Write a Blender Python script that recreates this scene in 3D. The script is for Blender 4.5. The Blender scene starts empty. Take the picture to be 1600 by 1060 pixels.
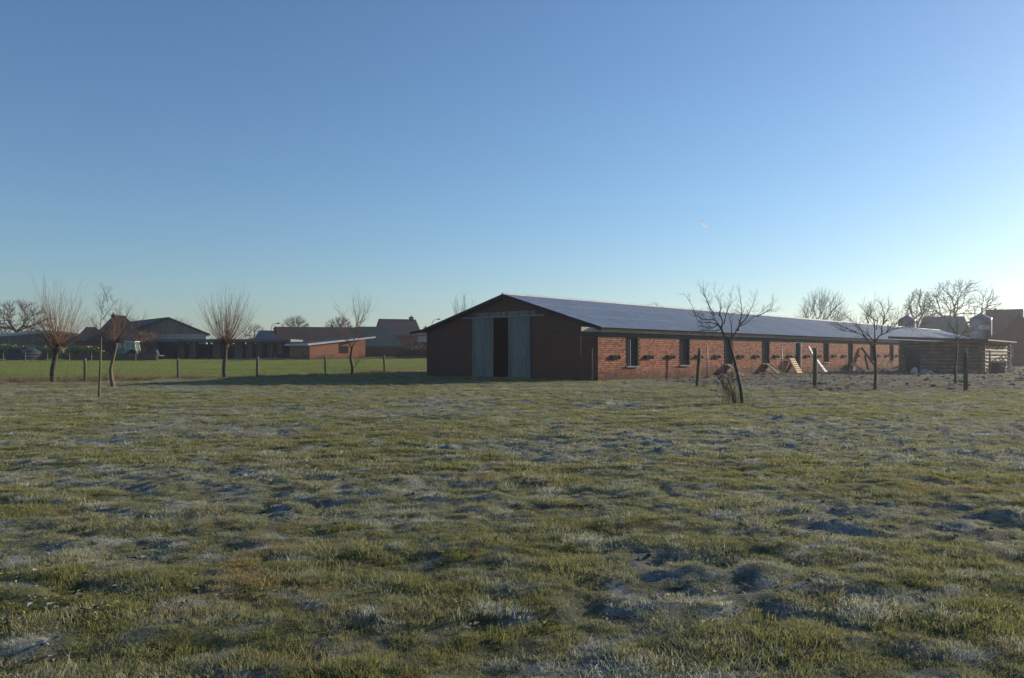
import bpy, math, random
import numpy as np
from mathutils import Vector, Matrix

random.seed(7)
rng = np.random.default_rng(7)
scene = bpy.context.scene

# ------------------------------------------------------------------ camera
F = 1225.0; CX = 800.0; HY = 553.5; CAMZ = 1.6      # focal length, centre and horizon in photo pixels
cam_d = bpy.data.cameras.new('camera'); cam = bpy.data.objects.new('camera', cam_d)
scene.collection.objects.link(cam)
cam.location = (0, 0, CAMZ); cam.rotation_euler = (math.radians(90), 0, 0)
cam_d.sensor_width = 36; cam_d.lens = F * 36 / 1600; cam_d.shift_y = (HY - 530) / 1600
cam_d.clip_start = 0.1; cam_d.clip_end = 9000
scene.camera = cam

# ------------------------------------------------------------------ light
SUN_EL = 13.6; SUN_AZ = 58.0                        # azimuth from +Y towards +X
world = bpy.data.worlds.new('World'); scene.world = world; world.use_nodes = True
nt = world.node_tree; nt.nodes.clear()
sky = nt.nodes.new('ShaderNodeTexSky'); sky.sky_type = 'NISHITA'; sky.sun_disc = False
sky.sun_elevation = math.radians(SUN_EL); sky.sun_rotation = math.radians(SUN_AZ)
sky.altitude = 0; sky.air_density = 1.1; sky.dust_density = 0.4; sky.ozone_density = 5.0
bg = nt.nodes.new('ShaderNodeBackground'); bg.inputs[1].default_value = 0.110
bw = nt.nodes.new('ShaderNodeRGBToBW'); hsv = nt.nodes.new('ShaderNodeMix'); hsv.data_type = 'RGBA'
hsv.inputs[0].default_value = .93; nt.links.new(sky.outputs[0], bw.inputs[0]); nt.links.new(bw.outputs[0], hsv.inputs[6])
wo = nt.nodes.new('ShaderNodeOutputWorld')
nt.links.new(sky.outputs[0], hsv.inputs[7]); nt.links.new(hsv.outputs[2], bg.inputs[0]); nt.links.new(bg.outputs[0], wo.inputs[0])
sun_d = bpy.data.lights.new('sun', 'SUN'); sun_d.energy = 5.0; sun_d.angle = math.radians(0.55)
sun_d.color = (1.0, 0.86, 0.68)
sun = bpy.data.objects.new('sun', sun_d); scene.collection.objects.link(sun)
_e, _a = math.radians(SUN_EL), math.radians(SUN_AZ)
SUNV = Vector((math.sin(_a) * math.cos(_e), math.cos(_a) * math.cos(_e), math.sin(_e)))
sun.rotation_euler = SUNV.to_track_quat('Z', 'Y').to_euler()
scene.view_settings.view_transform = 'Standard'; scene.view_settings.look = 'None'
scene.view_settings.gamma = 1; scene.view_settings.use_curve_mapping = False
scene.view_settings.exposure = 0.5

# ------------------------------------------------------------------ noise
def _hash(ix, iy, s):
    h = (ix.astype(np.int64) * 374761393 + iy.astype(np.int64) * 668265263 + s * 974634777) & 0xffffffff
    h = ((h ^ (h >> 13)) * 1274126177) & 0xffffffff
    return (h ^ (h >> 16)) & 0xffff
def perlin(x, y, s=0):
    x = np.asarray(x, float); y = np.asarray(y, float)
    ix = np.floor(x); iy = np.floor(y); fx = x - ix; fy = y - iy
    def g(dx, dy):
        a = _hash(ix + dx, iy + dy, s) / 65536.0 * 2 * np.pi
        return np.cos(a) * (fx - dx) + np.sin(a) * (fy - dy)
    u = fx ** 3 * (fx * (fx * 6 - 15) + 10); v = fy ** 3 * (fy * (fy * 6 - 15) + 10)
    a = g(0, 0) * (1 - u) + g(1, 0) * u; b = g(0, 1) * (1 - u) + g(1, 1) * u
    return (a * (1 - v) + b * v) * 1.4
def fbm(x, y, s=0, o=4, gain=.5):
    t = 0; a = 1
    for k in range(o):
        t = t + a * perlin(x * 2 ** k + 17.3 * k, y * 2 ** k - 9.1 * k, s + k); a *= gain
    return t
def sstep(a, b, x):
    t = np.clip((x - a) / (b - a), 0, 1); return t * t * (3 - 2 * t)

# barn frame: origin at near ground corner, +x along the long wall, +y across the gable
PX, PY = 5.17, 47.2
TX, TY = 0.674, 0.739
ANG = math.atan2(TY, TX)
def barn_local(x, y):
    dx = x - PX; dy = y - PY
    return dx * TX + dy * TY, -dx * TY + dy * TX
def barn_world(u, w):
    return PX + u * TX - w * TY, PY + u * TY + w * TX

def mud_mask(x, y):
    u, w = barn_local(x, y)
    n = fbm(x * .22, y * .22, 31, 4)
    line = y - (41.2 - 0.40 * x) + 0.0                    # beyond the right-hand posts
    m = sstep(-0.8, 1.6, line + n * 3.0) * sstep(7.0, 11.0, x + n * 3) * sstep(3, -1, w) 
    m *= sstep(150, 110, y)
    holes = sstep(.05, .32, fbm(x * .35 + 40, y * .6, 77, 3))
    return m * (1 - .55 * holes)
def frost_field(x, y):
    a = fbm(x * .30, y * .42, 5, 3)
    b = fbm(x * 1.3, y * 1.7, 9, 4)
    c = fbm(x * 3.6, y * 4.0, 19, 3)
    f = .15 + .14 * b + .18 * c + .75 * sstep(.10, .55, a * .16 + b * .34 + c * .50) + .28 * rough_mask(x, y)
    return np.clip(f, 0, 1)
def rough_mask(x, y):
    n = fbm(x * .21 + 5, y * .34 - 3, 131, 3)
    r = sstep(.05, .40, n) * sstep(62, 40, y)
    r = np.maximum(r, .8 * np.exp(-((y - 8.6 - .25 * x) / 1.0) ** 2) * sstep(4.5, 2.5, np.abs(x + 1.0)))
    r = np.maximum(r, .9 * sstep(3.2, 1.2, np.abs(y - 15.5 - .35 * (x - 6))) * sstep(-1, 2, x))
    return r
def base_h(x, y):
    u, w = barn_local(x, y)
    side = sstep(-6, 12, w - 15.47) * sstep(4, -4, x)
    rise = 0.0146 * np.clip(y - 48, 0, 72) * side
    return rise
def H(x, y):
    x = np.asarray(x, float); y = np.asarray(y, float)
    near = sstep(75, 35, y) * .8 + .2
    h = .05 * fbm(x * .16, y * .16, 1, 2)
    t = fbm(x * .75, y * 1.05, 2, 3)
    h = h + near * (.036 * t + .045 * np.clip(fbm(x * 1.1, y * 1.7, 21, 4) - .22, 0, .55))
    h = h - near * .08 * np.clip(fbm(x * .8 + 9, y * 1.4, 24, 4) - .26, 0, .6)
    h = h + near * .028 * fbm(x * 3.2, y * 3.8, 3, 3)
    rg = rough_mask(x, y)
    h = h + rg * (.07 * fbm(x * 2.3, y * 2.9, 141, 4, .6) - .015)
    m = mud_mask(x, y)
    h = h + m * (.13 * np.abs(fbm(x * 1.2, y * 2.4, 41, 4)) - .05)
    # old ruts / ditch along the left fence
    ax, ay = -24.5, 45.0; lx, ly = 14.6 / 21.6, 15.9 / 21.6
    d = -(x - ax) * ly + (y - ay) * lx
    s = (x - ax) * lx + (y - ay) * ly
    ok = sstep(21, 17, s)
    h = h - ok * .35 * np.exp(-((d - 1.0) / .7) ** 2) + ok * .05 * np.exp(-((d + .4) / .5) ** 2)
    # tiny bank hides nothing near the walls
    u, w = barn_local(x, y)
    inb = sstep(-.7, -.1, u) * sstep(106.5, 106, u) * sstep(-.7, -.1, w) * sstep(16.2, 15.6, w)
    h = h * (1 - inb) - .03 * inb
    return h + base_h(x, y)
def Hs(x, y): return float(H(np.array([x]), np.array([y]))[0])

# ------------------------------------------------------------------ materials
def new_mat(name):
    m = bpy.data.materials.new(name); m.use_nodes = True
    return m, m.node_tree, m.node_tree.nodes['Principled BSDF']
def N(nt, typ, **kw):
    n = nt.nodes.new(typ)
    for k, v in kw.items():
        if k == 'op': n.operation = v
        elif hasattr(n, k): setattr(n, k, v)
    return n
def mix(nt, fac, a, b):
    n = nt.nodes.new('ShaderNodeMix'); n.data_type = 'RGBA'
    for sock, v in ((n.inputs[0], fac), (n.inputs[6], a), (n.inputs[7], b)):
        if hasattr(v, 'links'): nt.links.new(v, sock)
        elif isinstance(v, (int, float)): sock.default_value = v
        else: sock.default_value = (*v, 1) if len(v) == 3 else v
    return n.outputs[2]
def noise(nt, scale, detail=4, rough=.6, coord=None, sc=None):
    n = nt.nodes.new('ShaderNodeTexNoise'); n.inputs['Scale'].default_value = scale
    n.inputs['Detail'].default_value = detail; n.inputs['Roughness'].default_value = rough
    if coord is None:
        coord = nt.nodes.new('ShaderNodeTexCoord').outputs['Object']
    if sc:
        mp = nt.nodes.new('ShaderNodeMapping'); mp.inputs['Scale'].default_value = sc
        nt.links.new(coord, mp.inputs[0]); coord = mp.outputs[0]
    nt.links.new(coord, n.inputs['Vector'])
    return n.outputs[0]
def ramp(nt, v, a, b):
    n = nt.nodes.new('ShaderNodeMapRange'); n.inputs[1].default_value = a; n.inputs[2].default_value = b
    n.interpolation_type = 'SMOOTHSTEP'
    nt.links.new(v, n.inputs[0]); return n.outputs[0]
def bump(nt, p, v, strength, dist):
    b = nt.nodes.new('ShaderNodeBump'); b.inputs['Strength'].default_value = strength
    b.inputs['Distance'].default_value = dist
    nt.links.new(v, b.inputs['Height']); nt.links.new(b.outputs[0], p.inputs['Normal'])
MATS = {}
def simple(name, c1, c2=None, scale=3, rough=.8, sc=None, frost=0, bmp=0.3, bd=.01, rand=0, metal=0, spec=.3, world=False):
    """two-tone weathered surface; frost = how much white rime lies on top-facing patches"""
    if name in MATS: return MATS[name]
    m, t, p = new_mat(name)
    c2 = c2 or tuple(c * .6 for c in c1)
    wc = t.nodes.new('ShaderNodeNewGeometry').outputs['Position'] if world else None
    n1 = noise(t, scale, 6, .65, wc, sc)
    col = mix(t, ramp(t, n1, .3, .7), c1, c2)
    n2 = noise(t, scale * 7, 3, .6, wc, sc)
    col = mix(t, ramp(t, n2, .35, .8), col, tuple(c * .75 for c in c2))
    if rand:
        oi = t.nodes.new('ShaderNodeObjectInfo')
        hs = t.nodes.new('ShaderNodeHueSaturation')
        mr = t.nodes.new('ShaderNodeMapRange'); mr.inputs[3].default_value = 1 - rand; mr.inputs[4].default_value = 1 + rand
        t.links.new(oi.outputs['Random'], mr.inputs[0]); t.links.new(mr.outputs[0], hs.inputs['Value'])
        t.links.new(col, hs.inputs['Color']); col = hs.outputs[0]
    if frost:
        g = t.nodes.new('ShaderNodeNewGeometry'); sx = t.nodes.new('ShaderNodeSeparateXYZ')
        t.links.new(g.outputs['Normal'], sx.inputs[0])
        up = ramp(t, sx.outputs[2], .25, .9)
        nf = ramp(t, noise(t, .45 if world else 2.2, 8, .7, wc), .32, .68)
        mu = t.nodes.new('ShaderNodeMath'); mu.operation = 'MULTIPLY'
        t.links.new(up, mu.inputs[0]); t.links.new(nf, mu.inputs[1])
        mu2 = t.nodes.new('ShaderNodeMath'); mu2.operation = 'MULTIPLY'; mu2.inputs[1].default_value = frost
        t.links.new(mu.outputs[0], mu2.inputs[0])
        col = mix(t, mu2.outputs[0], col, (.55, .6, .66))
    t.links.new(col, p.inputs['Base Color']); p.inputs['Roughness'].default_value = rough
    p.inputs['Metallic'].default_value = metal
    p.inputs['Specular IOR Level'].default_value = spec
    if bmp: bump(t, p, n2, bmp, bd)
    MATS[name] = m; return m

# ground: meadow / mud / frost, driven by per-vertex masks of what lies there; the frost mask also darkens the barn's shadow
def ground_material():
    m, t, p = new_mat('meadow_ground')
    def at(n):
        a = t.nodes.new('ShaderNodeAttribute'); a.attribute_name = n; return a.outputs['Fac']
    tc = t.nodes.new('ShaderNodeTexCoord').outputs['Object']
    nA = noise(t, .9, 8, .7, tc); nB = noise(t, 9, 5, .7, tc); nC = noise(t, 42, 4, .7, tc)
    nL = noise(t, .05, 3, .5, tc)
    green = mix(t, ramp(t, nA, .3, .7), (.06, .075, .025), (.11, .11, .042))
    green = mix(t, ramp(t, nB, .35, .7), green, (.040, .050, .018))
    green = mix(t, at('dry'), green, (.12, .090, .036))
    green = mix(t, at('field'), green, mix(t, ramp(t, nL, .4, .6), (.10, .15, .032), (.135, .18, .046)))
    mudc = mix(t, ramp(t, nB, .3, .7), (.075, .055, .040), (.15, .115, .088))
    mudc = mix(t, ramp(t, nA, .60, .72), mudc, (.24, .24, .24))
    col = mix(t, at('mud'), green, mudc)
    mu = t.nodes.new('ShaderNodeMath'); mu.operation = 'MULTIPLY'
    t.links.new(at('frost'), mu.inputs[0]); t.links.new(ramp(t, nC, .25, .6), mu.inputs[1])
    col = mix(t, mu.outputs[0], col, (.36, .40, .43))
    t.links.new(col, p.inputs['Base Color']); p.inputs['Roughness'].default_value = .95
    p.inputs['Specular IOR Level'].default_value = .1
    ad = t.nodes.new('ShaderNodeMath'); ad.operation = 'ADD'
    t.links.new(nB, ad.inputs[0]); t.links.new(nC, ad.inputs[1])
    bump(t, p, ad.outputs[0], .9, .05)
    return m

def blade_material(name, g1, g2, dry, frostc):
    m, t, p = new_mat(name)
    def at(n, ty='INSTANCER'):
        a = t.nodes.new('ShaderNodeAttribute'); a.attribute_name = n; a.attribute_type = ty; return a.outputs['Fac']
    oi = t.nodes.new('ShaderNodeObjectInfo').outputs['Random']
    rn = at('rnd', 'GEOMETRY')
    col = mix(t, ramp(t, rn, 0, 1), g1, g2)
    mm = t.nodes.new('ShaderNodeMath'); mm.operation = 'ADD'
    t.links.new(at('dry'), mm.inputs[0])
    m2 = t.nodes.new('ShaderNodeMath'); m2.operation = 'MULTIPLY'; m2.inputs[1].default_value = .5
    t.links.new(rn, m2.inputs[0]); t.links.new(m2.outputs[0], mm.inputs[1])
    col = mix(t, ramp(t, mm.outputs[0], .35, 1.25), col, dry)
    col = mix(t, at('field'), col, mix(t, ramp(t, rn, 0, 1), (.15, .195, .038), (.29, .31, .075)))
    f = t.nodes.new('ShaderNodeMath'); f.operation = 'MULTIPLY'
    t.links.new(at('frost'), f.inputs[0])
    hh = t.nodes.new('ShaderNodeMapRange'); hh.inputs[3].default_value = .35; hh.inputs[4].default_value = 1.1
    t.links.new(at('hgt', 'GEOMETRY'), hh.inputs[0])
    t.links.new(hh.outputs[0], f.inputs[1])
    fr_ = t.nodes.new('ShaderNodeMath'); fr_.operation = 'MULTIPLY'; fr_.inputs[1].default_value = 7.31
    t.links.new(rn, fr_.inputs[0])
    fq = t.nodes.new('ShaderNodeMath'); fq.operation = 'FRACT'; t.links.new(fr_.outputs[0], fq.inputs[0])
    fm_ = t.nodes.new('ShaderNodeMapRange'); fm_.inputs[3].default_value = .15; fm_.inputs[4].default_value = 1.6; t.links.new(fq.outputs[0], fm_.inputs[0])
    f2 = t.nodes.new('ShaderNodeMath'); f2.operation = 'MULTIPLY'; f2.use_clamp = True
    t.links.new(f.outputs[0], f2.inputs[0]); t.links.new(fm_.outputs[0], f2.inputs[1]); f = f2
    col = mix(t, f.outputs[0], col, frostc)
    t.links.new(col, p.inputs['Base Color']); p.inputs['Roughness'].default_value = .6
    p.inputs['Specular IOR Level'].default_value = .25
    tr = t.nodes.new('ShaderNodeBsdfTranslucent'); t.links.new(col, tr.inputs[0])
    ms = t.nodes.new('ShaderNodeMixShader'); ms.inputs[0].default_value = .42
    out = t.nodes['Material Output']
    t.links.new(p.outputs[0], ms.inputs[1]); t.links.new(tr.outputs[0], ms.inputs[2]); t.links.new(ms.outputs[0], out.inputs[0])
    return m

def brick_material(name, c1, c2, c3, dirt=(.06, .045, .035)):
    m, t, p = new_mat(name)
    a = t.nodes.new('ShaderNodeAttribute'); a.attribute_name = 'rnd'
    col = mix(t, a.outputs['Fac'], c1, c2)
    tc = t.nodes.new('ShaderNodeTexCoord').outputs['Object']
    col = mix(t, ramp(t, noise(t, .7, 6, .7, tc), .45, .75), col, c3)
    col = mix(t, ramp(t, noise(t, 30, 3, .7, tc), .5, .8), col, tuple(c * .7 for c in c1))
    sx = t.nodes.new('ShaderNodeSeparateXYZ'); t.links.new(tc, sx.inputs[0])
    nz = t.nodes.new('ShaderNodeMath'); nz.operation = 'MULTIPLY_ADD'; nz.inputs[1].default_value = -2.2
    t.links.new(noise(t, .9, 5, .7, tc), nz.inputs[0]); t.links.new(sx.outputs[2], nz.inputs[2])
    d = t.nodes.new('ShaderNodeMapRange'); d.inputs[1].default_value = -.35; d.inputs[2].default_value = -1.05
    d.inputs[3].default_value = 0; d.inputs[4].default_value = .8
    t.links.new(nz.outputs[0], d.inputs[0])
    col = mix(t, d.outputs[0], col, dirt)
    t.links.new(col, p.inputs['Base Color']); p.inputs['Roughness'].default_value = .9; p.inputs['Specular IOR Level'].default_value = .08
    bump(t, p, noise(t, 60, 3, .7, tc), .4, .006)
    return m

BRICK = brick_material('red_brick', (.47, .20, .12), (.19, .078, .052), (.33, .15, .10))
BRICK_DARK_SHADED = brick_material('dark_and_shaded_brick', (.155, .056, .038), (.09, .036, .027), (.115, .05, .036))  # barn gable's shade is put into this darker brick; background walls use it too
BRICK_S = brick_material('shed_brick', (.27, .12, .075), (.19, .08, .055), (.21, .10, .07))
MORTAR = simple('mortar', (.10, .08, .068), (.07, .055, .047), 5, spec=.05)
BEAM = simple('ring_beam_concrete', (.095, .092, .085), (.065, .062, .06), 1.2, spec=.05)
CONC = simple('concrete', (.24, .24, .23), (.17, .17, .165), 1.2, frost=0)
FIBRE = simple('fibre_cement_frosted', (.60, .595, .585), (.50, .505, .51), .35, rough=.7, rand=.06, bmp=.2, frost=.45, world=True)
FIBRE2 = simple('fibre_cement_plain', (.17, .17, .175), (.11, .11, .12), .5)
WOODG = simple('weathered_grey_boards', (.23, .225, .20), (.13, .13, .12), 2.2, sc=(1, 1, .12), bmp=.4)
DARKW = simple('dark_shutter', (.035, .04, .047), (.02, .023, .028), 4, rough=.9, spec=.04)
PANE = simple('shutter_blue_grey', (.05, .06, .08), (.03, .035, .048), 4, rough=.85, spec=.06)
PALEB = simple('pale_painted_board', (.52, .46, .37), (.38, .33, .27), 2, sc=(.3, 1, 1))
GALV = simple('galvanised_steel', (.20, .215, .23), (.14, .15, .165), 2, rough=.45, metal=.85)
STEEL = simple('dull_steel', (.30, .31, .31), (.18, .18, .17), 6, rough=.5)
BARK = simple('bark_mossy', (.075, .062, .040), (.045, .04, .028), 9, sc=(1, 1, .3), bmp=.8)
BARKL = simple('bark_golden', (.20, .16, .09), (.09, .075, .045), 9, sc=(1, 1, .3), bmp=.8)
TWIG = simple('twig_dark', (.055, .043, .034), (.035, .028, .022), 6, bmp=0)
TWIGR = simple('twig_willow_reddish', (.22, .115, .062), (.13, .068, .04), 6, bmp=0)
TWIGF = simple('twig_far_grey', (.13, .095, .072), (.08, .062, .05), 1, bmp=0)
POST = simple('fence_post_wood', (.12, .105, .06), (.065, .06, .036), 7, sc=(1, 1, .2), frost=.5)
WIRE = simple('fence_wire', (.16, .16, .16), (.1, .1, .1), 6, bmp=0)
NEWW = simple('raw_pine', (.74, .54, .32), (.56, .38, .21), 3, sc=(.2, 1, 1))
OLDW = simple('old_brown_plank', (.16, .11, .075), (.09, .065, .045), 4, sc=(.2, 1, 1))
LOGM = simple('peeled_log', (.24, .18, .11), (.11, .085, .055), 1.5, bmp=.6, bd=.02, rand=.15)
WHITE = simple('white_sheet', (.55, .55, .53), (.42, .42, .41), 1.5)
TILEB = simple('brown_roof_tiles', (.17, .085, .055), (.10, .055, .04), .9)
TILED = simple('dark_roof_tiles', (.05, .042, .046), (.032, .028, .034), .7)
TILEG = simple('mossy_roof', (.18, .18, .12), (.12, .125, .09), .5)
ROOFBL = simple('blue_metal_roof', (.05, .085, .15), (.035, .06, .10), .5, rough=.9, spec=.05)
BOARDS = simple('barn_boards_far', (.25, .205, .17), (.16, .13, .11), .8, sc=(1, 1, .1))
PALEW = simple('pale_render', (.42, .36, .32), (.33, .29, .26), .6)
BLACKP = simple('black_plastic', (.018, .018, .02), (.012, .012, .013), 2, rough=.5)
STONE = simple('rubble_stone', (.26, .25, .24), (.15, .14, .13), 5, frost=.7, rand=.2)
HEDGE = simple('hedge_green', (.27, .30, .10), (.16, .18, .07), 2, bmp=0)
HEDGEB = simple('hedge_brown', (.11, .072, .045), (.06, .042, .03), 2, bmp=0)
TARP = simple('blue_grey_tarp', (.035, .05, .075), (.02, .03, .045), .8, rough=.85)
CREAM = simple('cream_paint', (.62, .60, .44), (.5, .48, .36), 3, rough=.4)
TEAL = simple('teal_paint', (.05, .20, .20), (.03, .12, .13), 3, rough=.35)
GLASS = simple('cab_glass', (.10, .19, .15), (.07, .13, .11), 1, rough=.12, bmp=0, spec=.6)
RUBBER = simple('rubber', (.02, .02, .02), (.015, .015, .015), 3)
REDD = simple('rusty_red', (.30, .085, .05), (.17, .05, .03), 5)
GROUND = ground_material()

# ------------------------------------------------------------------ mesh helpers
class MB:
    def __init__(s): s.v = []; s.f = []; s.a = []
    def quadv(s, pts):
        i = len(s.v); s.v += [tuple(p) for p in pts]; s.f.append(tuple(range(i, i + len(pts))))
    def hexa(s, b, t):
        """b, t: 4 bottom and 4 top corners"""
        i = len(s.v); s.v += [tuple(p) for p in b] + [tuple(p) for p in t]
        s.f += [(i+3, i+2, i+1, i), (i+4, i+5, i+6, i+7)] + [(i+k, i+(k+1) % 4, i+4+(k+1) % 4, i+4+k) for k in range(4)]
    def box(s, x0, x1, y0, y1, z0, z1):
        s.hexa([(x0, y0, z0), (x1, y0, z0), (x1, y1, z0), (x0, y1, z0)], [(x0, y0, z1), (x1, y0, z1), (x1, y1, z1), (x0, y1, z1)])
    def beam(s, p, q, w, h=None, up=(0, 0, 1)):
        p = Vector(p); q = Vector(q); d = (q - p).normalized(); up = Vector(up)
        if abs(d.dot(up)) > .98: up = Vector((1, 0, 0))
        a = d.cross(up).normalized() * (w / 2); b = a.cross(d).normalized() * ((h or w) / 2)
        s.hexa([p - a - b, p + a - b, q + a - b, q - a - b], [p - a + b, p + a + b, q + a + b, q - a + b])
    def prism(s, poly, x0, x1, axis='x'):
        """polygon (a, z) extruded along axis between x0 and x1"""
        n = len(poly); i = len(s.v)
        for X in (x0, x1):
            for a, z in poly: s.v.append((X, a, z) if axis == 'x' else (a, X, z))
        s.f.append(tuple(range(i, i + n))[::-1]); s.f.append(tuple(range(i + n, i + 2 * n)))
        s.f += [(i + k, i + (k + 1) % n, i + n + (k + 1) % n, i + n + k) for k in range(n)]
    def tube(s, pts, rad, n=6, cap=True):
        pts = [Vector(p) for p in pts]; i0 = len(s.v); m = len(pts)
        for k, p in enumerate(pts):
            d = (pts[min(k + 1, m - 1)] - pts[max(k - 1, 0)])
            if d.length < 1e-9: d = Vector((0, 0, 1))
            d.normalize(); a = d.cross(Vector((0, 1, 0.13))); a.normalize(); b = d.cross(a)
            for j in range(n):
                th = 2 * math.pi * j / n
                s.v.append(tuple(p + (a * math.cos(th) + b * math.sin(th)) * rad[k]))
        for k in range(m - 1):
            for j in range(n):
                s.f.append((i0 + k*n + j, i0 + k*n + (j+1) % n, i0 + (k+1)*n + (j+1) % n, i0 + (k+1)*n + j))
        if cap:
            s.f.append(tuple(i0 + j for j in range(n))[::-1]); s.f.append(tuple(i0 + (m-1)*n + j for j in range(n)))
    def mesh(s, name):
        me = bpy.data.meshes.new(name); me.from_pydata(s.v, [], s.f); me.update(); return me
    def build(s, name, mat, parent=None, smooth=False, loc=None, kind=None):
        me = s.mesh(name); me.materials.append(mat)
        if smooth: me.polygons.foreach_set('use_smooth', [True] * len(me.polygons))
        return link(name, me, parent, loc, kind)
def link(name, me, parent=None, loc=None, kind=None):
    o = bpy.data.objects.new(name, me); scene.collection.objects.link(o)
    if parent is not None: o.parent = parent
    if loc is not None: o.location = loc
    if kind: o['kind'] = kind
    return o
def thing(name, label, cat, loc=(0, 0, 0), rz=0, group=None):
    o = bpy.data.objects.new(name, None); scene.collection.objects.link(o)
    o.empty_display_size = .2
    o.location = loc; o.rotation_euler = (0, 0, rz); o['label'] = label; o['category'] = cat
    if group: o['group'] = group
    return o
def tag(o, label, cat, group=None):
    o['label'] = label; o['category'] = cat
    if group: o['group'] = group
    return o
def copy_tree(o, parent=None):
    c = o.copy(); scene.collection.objects.link(c); c.parent = parent
    for ch in list(o.children): copy_tree(ch, c)
    return c
def at(px, py, Z): return Vector(((px - CX) / F * Z, Z, CAMZ - (py - HY) / F * Z))
def X_(px, Z): return (px - CX) / F * Z
def Z_(py, D): return CAMZ - (py - HY) / F * D

# ------------------------------------------------------------------ ground
def axis_pos(stops):
    out = [stops[0][0]]
    for (a, da), (b, db) in zip(stops[:-1], stops[1:]):
        x = a
        while x < b - 1e-6:
            f = (x - a) / (b - a); x = min(b, x + da + (db - da) * f); out.append(x)
    return np.array(out)
ys = axis_pos([(-30, 4), (2, .5), (2.6, .06), (12, .09), (28, .18), (62, .3), (130, 1.5), (300, 20), (620, 60)])
xp = axis_pos([(0, .09), (7, .10), (18, .2), (42, .4), (80, 2), (620, 60)])
xs = np.concatenate([-xp[:0:-1], xp])
GX, GY = np.meshgrid(xs, ys); gx = GX.ravel(); gy = GY.ravel(); gz = H(gx, gy)
nx_, ny_ = len(xs), len(ys)
idx = np.arange(nx_ * ny_).reshape(ny_, nx_)
quads = np.stack([idx[:-1, :-1], idx[:-1, 1:], idx[1:, 1:], idx[1:, :-1]], -1).reshape(-1, 4)
def grid_mesh(name, v, q):
    me = bpy.data.meshes.new(name)
    me.vertices.add(len(v)); me.vertices.foreach_set('co', np.ascontiguousarray(v, dtype=np.float32).ravel())
    k = q.shape[1]
    me.loops.add(q.size); me.loops.foreach_set('vertex_index', q.ravel().astype(np.int32))
    me.polygons.add(len(q)); me.polygons.foreach_set('loop_start', np.arange(0, q.size, k, dtype=np.int32))
    me.polygons.foreach_set('loop_total', np.full(len(q), k, dtype=np.int32))
    me.update(calc_edges=True); return me
me = grid_mesh('ground', np.stack([gx, gy, gz], -1), quads)
me.polygons.foreach_set('use_smooth', [True] * len(me.polygons))
def shade_frost(x, y):
    """rime survives in patches and on the sides of hummocks turned away from the low sun"""
    e = .12
    sx = (H(x + e, y) - H(x - e, y)) / (2 * e); sy = (H(x, y + e) - H(x, y - e)) / (2 * e)
    away = sx * SUNV.x + sy * SUNV.y            # positive: ground rises towards the sun -> turned away
    f = frost_field(x, y) * .75 + sstep(.06, .30, away) * .55
    f = f * (1 - field_mask(x, y) * .93) * (1 - mud_mask(x, y) * .55)
    u, w = barn_local(x, y)
    sh = sstep(.5, 2, -u) * 0
    shadow_strip = sstep(-1, 2, -u) * sstep(-22, -6, u) * sstep(-3, 3, w) * sstep(20, 14, w)
    return np.clip(f * (1 - .5 * shadow_strip), 0, 1)  # rime thinned within the barn's cast shadow, painting that shadow darker
def field_mask(x, y):
    d = -(x + 24.5) * .736 + (y - 45) * .676
    s = (x + 24.5) * .676 + (y - 45) * .736
    return sstep(.8, 3.5, d + fbm(x * .5, y * .5, 8, 2) * .6) * sstep(12, 4, x)
def dry_field(x, y):
    a = fbm(x * .28 + 3, y * .34, 61, 3)
    d = -(x + 24.5) * .736 + (y - 45) * .676
    bank = np.exp(-((d - .9) / .9) ** 2) * sstep(-2, -6, x)
    b = fbm(x * 1.7, y * 1.9, 63, 3)
    return np.clip(.06 + sstep(.15, .95, a * .6 + b * .4) * .55 + bank * .9, 0, 1)
for nm, fn in (('frost', shade_frost), ('mud', mud_mask), ('dry', dry_field), ('field', field_mask)):
    a = me.attributes.new(nm, 'FLOAT', 'POINT'); a.data.foreach_set('value', fn(gx, gy).astype(np.float32))
me.materials.append(GROUND)
link('ground', me, kind='structure')

# ------------------------------------------------------------------ grass (nobody could count it)
GRASS = blade_material('grass_blade', (.115, .145, .036), (.305, .29, .078), (.42, .25, .08), (.72, .72, .70))
def tuft_mesh(name, n, rad, hmin, hmax, width, flop, seg=3):
    v = []; f = []; hg = []; rd = []
    for k in range(n):
        r = rad * math.sqrt(random.random()); th = random.random() * 6.283
        bx, by = r * math.cos(th), r * math.sin(th)
        az = th + random.gauss(0, 1.0); h = random.uniform(hmin, hmax); fl = flop * random.uniform(.4, 1.5)
        dx, dy = math.cos(az), math.sin(az); fx = random.uniform(0, 6.283); wx, wy = math.cos(fx), math.sin(fx)
        i = len(v); rr = random.random()
        ang = random.uniform(0, .35); px = py = 0; pz = -.012; L = h / seg
        for s in range(seg + 1):
            w = width * (1 - (s / seg) ** 1.6) * .5 + .0003
            X = bx + dx * px; Y = by + dy * px
            v += [(X - wx * w, Y - wy * w, pz), (X + wx * w, Y + wy * w, pz)]
            hg += [s / seg] * 2; rd += [rr] * 2
            px += math.sin(ang) * L; pz += math.cos(ang) * L; ang = min(2.1, ang + fl)
            pz = max(pz, .004)
        for s in range(seg):
            f.append((i + 2*s, i + 2*s + 1, i + 2*s + 3, i + 2*s + 2))
    m = bpy.data.meshes.new(name); m.from_pydata(v, [], f)
    a = m.attributes.new('hgt', 'FLOAT', 'POINT'); a.data.foreach_set('value', hg)
    a = m.attributes.new('rnd', 'FLOAT', 'POINT'); a.data.foreach_set('value', rd)
    m.materials.append(GRASS); return m
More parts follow.
